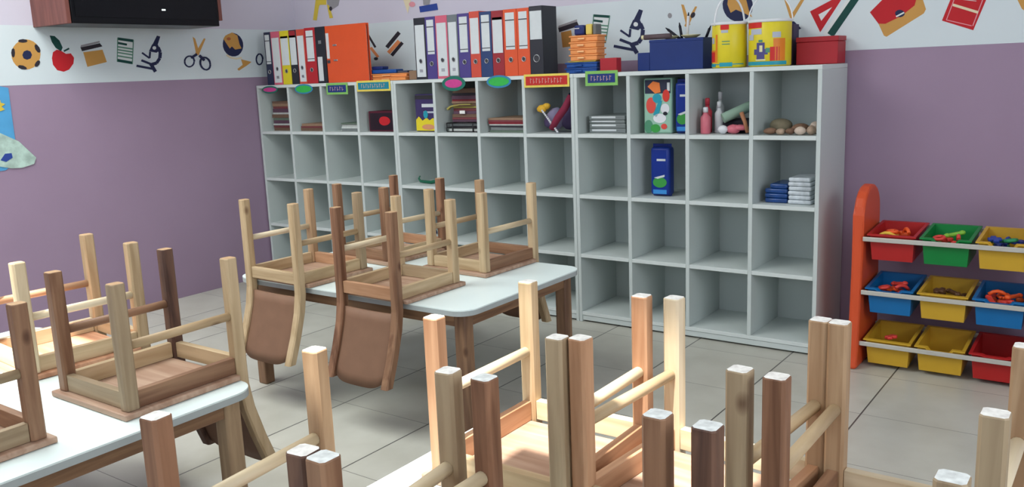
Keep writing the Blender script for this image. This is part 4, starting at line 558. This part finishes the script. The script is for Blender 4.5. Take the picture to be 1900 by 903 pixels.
# second row
gr = mat('snake_green', (20, 96, 70), .5)
t = thing('toy_snake', 'green toy snake with dark head in the second row fifth cubby', 'toy', (1.26, .08, ZS2))
MB().tube([(-.085, 0, .040), (-.095, 0, .026), (-.085, 0, .012), (-.05, .01, .008), (-.01, 0, .009), (.02, .01, .016), (.035, .02, .030), (.05, .02, .040)], [.003, .005, .007, .008, .009, .009, .008, .007], gr, 10).build('body', None, t)
MB().blob((.058, .02, .043), (.016, .012, .010), mat('snake_head', (36, 34, 44), .5), 3).build('head', None, t)
blobs('small_toy', 'small dark toy in the third row fifth cubby', 'toy', [((1.215, .12, ZS3 + .012), (.014, .014, .012), blk), ((1.228, .12, ZS3 + .008), (.010, .01, .008), dbl)])
foil = mat('foil_blue', (22, 66, 128), .25, .6, .2, 40); clear = mat('foil_white', (196, 204, 210), .2, .6, .15, 50)
for k in range(4):
    w = .046 if k < 3 else .036
    tag(MB().box(3.146 - 2 * w - .004 + (.02 if k == 3 else 0) * 0, 3.142, .06, .20, ZS2 + k * .0195, ZS2 + k * .0195 + .019, foil, .006, 2).build('napkin_pack'), 'dark blue shiny pack, %s of the left pile in second row end cubby' % ['lowest', 'second', 'third', 'topmost'][k], 'pack', 'shiny packs in the second row end cubby')
for k in range(6):
    tag(MB().box(3.147 + (k % 2) * .002, 3.240 - (k % 3) * .002, .05, .19, ZS2 + k * .0178, ZS2 + k * .0178 + .0173, clear, .006, 2).build('napkin_pack'), 'white shiny pack, %s of the right pile in second row end cubby' % ['lowest', 'second from below', 'third from below', 'fourth from below', 'fifth from below', 'topmost'][k], 'pack', 'shiny packs in the second row end cubby')

# ---------------------------------------------------------------- toy rack
ORG = mat('plastic_orange', (208, 80, 40), .42, .4, .05, 6); RAIL = mat('rail_steel', (196, 194, 186), .35, .5, .04, metal=.25)
rack = thing('toy_rack', 'orange plastic rack with steel rails holding coloured bins beside the white shelf', 'rack', (3.76, .10, 0))
RX, RY = 3.76, .10
def rack_panel(x0, x1):
    b = MB(); pts = [(-.185, 0), (-.175, .05), (-.160, .20), (-.150, .40), (-.142, .585)]
    for k in range(11):
        a = PI - PI * k / 10; pts.append((-.022 + .120 * math.cos(a), .585 + .105 * math.sin(a)))
    pts += [(.105, .40), (.118, .20), (.13, .05), (.14, 0)]
    b.prism(pts, x0, x1, ORG, 'YZ'); o = b.build('side_panel', None, rack)
    bv = o.modifiers.new('bevel', 'BEVEL'); bv.width = .012; bv.segments = 3; bv.limit_method = 'ANGLE'
    for p in o.data.polygons: p.use_smooth = False
    return o
rack_panel(3.425 - RX, 3.466 - RX); rack_panel(4.035 - RX, 4.076 - RX)
RZ = (.501, .298, .099)
for z in RZ:
    MB().box(3.466 - RX, 4.035 - RX, -.156, -.148, z - .0085, z + .0085, RAIL, .002).build('front_rail', None, rack)
    MB().box(3.466 - RX, 4.035 - RX, .082, .090, z + .010, z + .027, RAIL, .002).build('rear_rail', None, rack)
def bin_mesh(m, dip):
    b = MB(); i = b.mi(m)
    def ring(w, y0, y1, z, dipz=0.0):
        P = [(-w, y0, z), (-w * .55, y0, z), (-w * .42, y0, z - dipz), (w * .42, y0, z - dipz), (w * .55, y0, z), (w, y0, z), (w, y1, z), (-w, y1, z)]
        return [b.b.verts.new(p) for p in P]
    rs = [ring(.070, -.102, .088, 0), ring(.0755, -.112, .100, .080), ring(.0755, -.112, .100, .095, dip), ring(.084, -.124, .112, .096, dip), ring(.084, -.124, .112, .101, dip), ring(.073, -.1095, .0975, .101, dip), ring(.068, -.099, .086, .003)]
    for a, c in zip(rs[:-1], rs[1:]):
        for j in range(8): f = b.b.faces.new((a[j], a[(j + 1) % 8], c[(j + 1) % 8], c[j])); f.material_index = i
    b.b.faces.new(rs[0][::-1]); b.b.faces.new(rs[-1]); bmesh.ops.recalc_face_normals(b.b, faces=b.b.faces[:]); return b
PC = dict(red=(180, 34, 34), green=(6, 128, 58), yellow=(206, 164, 48), blue=(10, 108, 172)); PM = {k: mat('bin_' + k, v, .4, .4, .03) for k, v in PC.items()}
TC = dict(orange=(240, 96, 40), yellow=(238, 196, 70), coral=(220, 70, 60), green=(40, 140, 90), blue=(40, 66, 150), lime=(130, 190, 60), brown=(90, 60, 36)); TMt = {k: mat('toy_' + k, v, .4, .4, .04) for k, v in TC.items()}
rowsn = ('top', 'middle', 'bottom'); coln = ('left', 'middle', 'right')
def toy(kind, m, p, rz, ry, lab, grp):
    b = MB()
    if kind == 0: b.tube([(-.028, 0, 0), (-.014, 0, .010), (0, 0, .013), (.014, 0, .010), (.028, 0, 0)], .0065, m, 10)
    elif kind == 1: b.tube([(.017 * math.cos(2 * PI * k / 14), .017 * math.sin(2 * PI * k / 14), 0) for k in range(15)], .006, m, 8)
    elif kind == 2: b.box(-.022, .022, -.009, .009, -.006, .006, m, .003).box(-.009, .009, -.022, .022, -.0055, .0055, m, .003)
    else: b.box(-.026, .026, -.009, .009, -.006, .006, m, .004).blob((-.026, 0, 0), (.012, .012, .009), m, 1, 2, 0).blob((.026, 0, 0), (.012, .012, .009), m, 2, 2, 0)
    o = b.build('toy_piece'); o.location = p; o.rotation_euler = (0, ry, rz); tag(o, lab, 'toy', grp)
BINS = [[('red', 0, ['yellow', 'orange', 'orange', 'yellow', 'orange']), ('green', .014, ['coral', 'coral', 'lime', 'coral']), ('yellow', .014, ['blue', 'green', 'blue', 'green', 'blue'])],
        [('blue', .010, ['coral', 'orange', 'coral', 'coral']), ('yellow', 0, ['brown', 'brown']), ('blue', .010, ['coral', 'orange', 'orange', 'coral', 'orange'])],
        [('yellow', 0, ['coral']), ('yellow', .014, []), ('red', .004, [])]]
for r in range(3):
    for c in range(3):
        colr, dip, toys = BINS[r][c]; x = 3.563 + c * .180; z = RZ[r] - .072; tilt = math.radians(4.0)
        t = bin_mesh(PM[colr], dip).build('toy_bin'); t.location = (x, .082, z - .002); t.rotation_euler = (tilt, 0, 0)
        tag(t, '%s plastic bin, %s one of the %s row on the orange rack%s' % (colr, coln[c], rowsn[r], ', holding toy pieces' if toys else ', empty'), 'bin', 'plastic bins on the orange rack')
        cnt = {}
        for k, tc in enumerate(toys):
            n = len(toys); xx = x - .042 + .084 * (k + .5) / n; yy = .02 + .05 * ((k * 7) % 3) / 2; zz = z + .074 + .016 * ((k * 5 + r + c) % 3) / 2
            toy((k + r + c) % 4, TMt[tc], (xx, yy, zz), k * 1.3 + c, .2 * ((k % 3) - 1), '%s toy piece lying in the %s bin of the %s row' % (tc, {0: 'left', 1: 'middle', 2: 'right'}[c] + ' ' + colr, rowsn[r]), '%s toy pieces in the %s %s bin, %s row' % (tc, coln[c], colr, rowsn[r]))
            # the filling below the top pieces
        if toys and len(toys) > 1:
            b = MB(); rnd = random.Random(r * 9 + c)
            for k in range(16):
                m = TMt[toys[k % len(toys)]]; b.blob((x + rnd.uniform(-.046, .046), rnd.uniform(-.002, .14), z + rnd.uniform(.024, .064)), (.016, .012, .012), m, k, 2, .25)
            o = b.build('toy_heap'); tag(o, 'heap of mixed small toy pieces filling the %s bin of the %s row' % (coln[c] + ' ' + colr, rowsn[r]), 'toys', kind='stuff')

# ---------------------------------------------------------------- tables and upturned chairs
ZTAB = .435
LAM = mat('laminate_top', (236, 250, 248), .38, .45, .01, 3); LEDGE = mat('laminate_edge', (172, 180, 180), .5)
APR = wood('table_wood_x', (150, 116, 86), (116, 84, 62), axis='X'); APRY = wood('table_wood_y', (150, 116, 86), (116, 84, 62), axis='Y'); TLEG = wood('table_leg_wood', (140, 108, 82), (104, 76, 58), axis='Z')
TLEGP = wood('table_leg_pale', (176, 150, 118), (146, 118, 90), axis='Z')
def table(x0, x1, y0, y1, lab, leg):
    cx, cy = (x0 + x1) / 2, (y0 + y1) / 2; w, d = (x1 - x0) / 2, (y1 - y0) / 2; t = thing('low_table', lab, 'table', (cx, cy, 0), 0, 'low classroom tables')
    R_ = .065; pts = []
    for (sx, sy, a0) in ((1, 1, 0), (-1, 1, PI / 2), (-1, -1, PI), (1, -1, 1.5 * PI)):
        for k in range(9): a = a0 + PI / 2 * k / 8; pts.append((sx * (w - R_) + R_ * math.cos(a), sy * (d - R_) + R_ * math.sin(a)))
    o = MB().prism(pts, ZTAB - .004, ZTAB, LAM, 'XY').build('tabletop', None, t)
    MB().prism(pts, ZTAB - .020, ZTAB - .0042, LEDGE, 'XY').build('table_edge', None, t)
    a = .035; zt = ZTAB - .0205
    for s in (-1, 1):
        MB().box(-w + a + .045, w - a - .045, s * (d - a - .012) - .009, s * (d - a - .012) + .009, zt - .045, zt, APR, .001, 1).build('apron', None, t)
        MB().box(s * (w - a - .012) - .009, s * (w - a - .012) + .009, -d + a + .045, d - a - .045, zt - .045, zt, APRY, .001, 1).build('apron', None, t)
    for sx in (-1, 1):
        for sy in (-1, 1):
            px, py = sx * (w - a - .022), sy * (d - a - .022); MB().box(px - .0225, px + .0225, py - .0225, py + .0225, 0, zt, leg, .005, 2).build('leg', None, t)
    return t
table(1.495, 2.625, -1.366, -.660, 'white low table with four upturned chairs in front of the shelf', TLEG)
table(1.480, 2.590, -2.878, -2.127, 'white low table at the left edge with three upturned chairs', TLEGP)
table(3.206, 4.34, -2.776, -2.000, 'white low table nearest the camera with six upturned chairs', TLEG)

WP = {
 'cream': ((228, 212, 182), (206, 186, 150)), 'pine': ((204, 180, 144), (176, 150, 114)), 'tan': ((190, 160, 126), (160, 128, 96)), 'grey': ((176, 156, 126), (146, 125, 98)),
 'orange': ((194, 152, 118), (162, 118, 86)), 'brown': ((158, 122, 94), (120, 86, 64)), 'red': ((152, 112, 86), (108, 74, 54)), 'dark': ((116, 86, 70), (76, 54, 46)) }
def WD(k, ax='Z'): return wood('wood_%s_%s' % (k, ax.lower()), WP[k][0], WP[k][1], axis=ax)
PLY = wood('seat_plywood', (188, 158, 136), (164, 130, 108), axis='X'); PLYB = mat('back_board', (128, 96, 76), .6, .3, .05, 20)
ENDG = mat('end_grain', (240, 236, 230), .7, .2, .18, 90); ENDB = mat('end_blue', (222, 226, 224), .7, .2, .2, 80); ENDD = mat('end_grain_tan', (186, 152, 116), .7, .2, .15, 90)
CW2, CD2, LEGH = .134, .1475, .305
def chair_leg(x, y, m, rear, end, t, nm='leg'):
    """upturned leg: straight above the seat, a rear leg runs on past the seat and rakes outwards"""
    h = .0160; z1 = LEGH; b = MB()
    if not rear: sec = [(0, 0.0155), (0, z1)]
    else: sec = [(-.072, -.262), (-.038, -.17), (-.012, -.085), (-.001, -.02), (0, .03), (0, z1)]
    i = b.mi(m); e = b.mi(end); c = .0045; rings = []
    P8 = [(-h, -h + c), (-h + c, -h), (h - c, -h), (h, -h + c), (h, h - c), (h - c, h), (-h + c, h), (-h, h - c)]
    for k, (dy, z) in enumerate(sec):
        s = 1.0
        rings.append([b.b.verts.new((px * s, py * s + dy, z)) for px, py in P8])
    last = rings[-1]; rings[-1] = [b.b.verts.new((v.co.x, v.co.y, z1 - .002)) for v in last]
    for v in last: v.co.x *= .93; v.co.y *= .93
    rings.append(last); fs = []
    for a, d in zip(rings[:-1], rings[1:]):
        for j in range(8): f = b.b.faces.new((a[j], a[(j + 1) % 8], d[(j + 1) % 8], d[j])); f.material_index = i; fs.append(f)
    f = b.b.faces.new(rings[0][::-1]); f.material_index = i; g = b.b.faces.new(rings[-1]); g.material_index = e
    bmesh.ops.recalc_face_normals(b.b, faces=b.b.faces[:])
    return b.build(nm, None, t, (x, y, 0))
def chair(cx, cy, deg, legs, rails, label, grp, end=None, board=None, sx=1.0, sy=1.0, z=None, seatm=None, dow=('cream', 'pine')):
    """origin on the seat face that lies on the table; local -y is the chair back. legs: rear left, rear right, front left, front right"""
    end = end or ENDD; board = board or PLYB
    t = thing('wooden_chair', label, 'chair', (cx, cy, ZTAB + .0008), math.radians(deg), grp)
    W_, D_ = CW2 * sx, CD2 * sy
    MB().box(-W_ - .028, W_ + .028, -D_ + .0175, D_ + .030, 0, .014, seatm or PLY, .003, 2).build('seat', None, t)
    chair_leg(-W_, -D_, WD(legs[0]), True, end, t); chair_leg(W_, -D_, WD(legs[1]), True, end, t); chair_leg(-W_, D_, WD(legs[2]), False, end, t); chair_leg(W_, D_, WD(legs[3]), False, end, t)
    r0, r1 = .0145, .055
    MB().box(-W_ + .0165, W_ - .0165, -D_ - .008, -D_ + .010, r0, r1, WD(rails[0], 'X'), .001, 1).build('seat_rail', None, t)
    MB().box(-W_ + .0165, W_ - .0165, D_ - .008, D_ + .010, r0, r1, WD(rails[1], 'X'), .001, 1).build('seat_rail', None, t)
    MB().box(-W_ - .009, -W_ + .009, -D_ + .0165, D_ - .0165, r0, r1, WD(rails[2], 'Y'), .001, 1).build('seat_rail', None, t)
    MB().box(W_ - .009, W_ + .009, -D_ + .0165, D_ - .0165, r0, r1, WD(rails[3], 'Y'), .001, 1).build('seat_rail', None, t)
    for s, k in ((-1, 0), (1, 1)):
        MB().tube([(s * W_, -D_ + .0165, .160), (s * W_, D_ - .0165, .160)], .0105, WD(dow[k], 'Y'), 14).build('stretcher', None, t)
    # curved plywood back rest between the rear legs, with a scalloped crest (now hanging down)
    b = MB(); b.mi(board); n = 24; F = []; B = []
    def yoff(zz):
        tab = [(.03, 0), (-.02, -.001), (-.085, -.012), (-.17, -.038), (-.262, -.072), (-.32, -.095)]
        for (za, ya), (zb, yb) in zip(tab, tab[1:]):
            if zz >= zb: return ya + (yb - ya) * (za - zz) / (za - zb)
        return tab[-1][1]
    rows = 7; grid = []
    for q in range(2):
        g = []
        for k in range(n + 1):
            u = -1 + 2 * k / n; xx = u * (W_ - .0162)
            crest = -.246 - .024 * (1 - abs(u) ** 5)
            col = []
            for j in range(rows + 1):
                zz = -.032 + (crest + .032) * j / rows; col.append(b.b.verts.new((xx, -D_ + yoff(zz) + (.004 if q else -.004) - .006 * (1 - u * u), zz)))
            g.append(col)
        grid.append(g)
    for q in range(2):
        for k in range(n):
            for j in range(rows): f = b.b.faces.new((grid[q][k][j], grid[q][k + 1][j], grid[q][k + 1][j + 1], grid[q][k][j + 1])); f.smooth = True
    for k in range(n):
        for j in (0, rows): b.b.faces.new((grid[0][k][j], grid[0][k + 1][j], grid[1][k + 1][j], grid[1][k][j]))
    for j in range(rows):
        for k in (0, n): b.b.faces.new((grid[0][k][j], grid[0][k][j + 1], grid[1][k][j + 1], grid[1][k][j]))
    bmesh.ops.recalc_face_normals(b.b, faces=b.b.faces[:]); b.build('backrest', None, t)
    return t
GA, GB, GC = 'upturned chairs on the table before the shelf', 'upturned chairs on the left table', 'upturned chairs on the nearest table'
RP = ('pine', 'pine', 'pine', 'pine')
# local left/right: for 0 deg the rear edge faces the camera side (-y)
chair(1.762, -1.240, -1.5, ('pine', 'pine', 'tan', 'grey'), ('pine', 'orange', 'pine', 'pine'), 'upturned pine chair at the left near corner of the table before the shelf', GA, sy=1.02, sx=1.03)
chair(2.243, -1.255, -1.0, ('red', 'brown', 'pine', 'pine'), ('orange', 'grey', 'pine', 'pine'), 'upturned chair with red-brown back legs at near right of the table before the shelf', GA, sx=.96, sy=.97)
chair(1.772, -.782, 176.0, ('red', 'red', 'brown', 'brown'), ('orange', 'brown', 'pine', 'pine'), 'upturned chair with dark reddish legs at far left of the table before the shelf', GA, sx=1.05, sy=1.06)
chair(2.252, -.786, 177.5, ('pine', 'tan', 'pine', 'pine'), ('brown', 'pine', 'brown', 'pine'), 'upturned pale chair at the far right of the table before the shelf', GA, sx=.97)
# left table
chair(2.360, -2.257, 180, ('pine', 'dark', 'grey', 'brown'), ('pine', 'grey', 'brown', 'pine'), 'upturned chair with one dark brown leg and a knotted pale leg on the left table', GB, sx=.99, dow=('pine', 'brown'))
chair(1.900, -2.232, 175.5, ('pine', 'pine', 'cream', 'cream'), ('pine', 'cream', 'pine', 'cream'), 'upturned pale chair behind, at the far left of the left table', GB, seatm=wood('seat_ply_warm', (206, 156, 124), (180, 128, 98), axis='X'), dow=('cream', 'orange'))
chair(2.335, -2.750, 0, ('brown', 'brown', 'brown', 'brown'), ('brown', 'brown', 'brown', 'grey'), 'upturned brown chair cut by the left frame edge on the left table', GB, dow=('pine', 'grey'))
# nearest table, far row
chair(3.430, -2.131, 180.5, ('orange', 'pine', 'grey', 'orange'), ('cream', 'pine', 'orange', 'orange'), 'upturned chair at the far left of the nearest table with a sunlit seat', GC, ENDG, sx=.96, dow=('cream', 'cream'))
chair(3.742, -2.126, 175.6, ('tan', 'cream', 'grey', 'orange'), ('cream', 'pine', 'orange', 'orange'), 'upturned chair in the middle of the far row on the nearest table', GC, ENDG, sx=1.02, dow=('pine', 'pine'))
chair(4.052, -2.140, 180, ('tan', 'tan', 'grey', 'red'), ('cream', 'tan', 'brown', 'brown'), 'upturned chair at the far right of the nearest table', GC, ENDG, sx=.98, dow=('cream', 'pine'))
# nearest table, near row
chair(3.398, -2.652, 6.0, ('red', 'dark', 'tan', 'grey'), ('tan', 'pine', 'pine', 'pine'), 'upturned chair at the near left corner of the nearest table with dark back legs', GC, ENDG, sx=.95, sy=1.02, dow=('cream', 'cream'))
chair(3.708, -2.638, 0, ('brown', 'brown', 'red', 'brown'), ('tan', 'pine', 'pine', 'pine'), 'upturned reddish brown chair in the middle of the near row on the nearest table', GC, ENDB, sy=1.02, dow=('cream', 'cream'))
chair(4.040, -2.638, 0, ('tan', 'tan', 'dark', 'grey'), ('tan', 'pine', 'pine', 'pine'), 'upturned chair at the near right of the nearest table with blue-stained leg ends', GC, ENDB, sx=.98, dow=('cream', 'cream'))
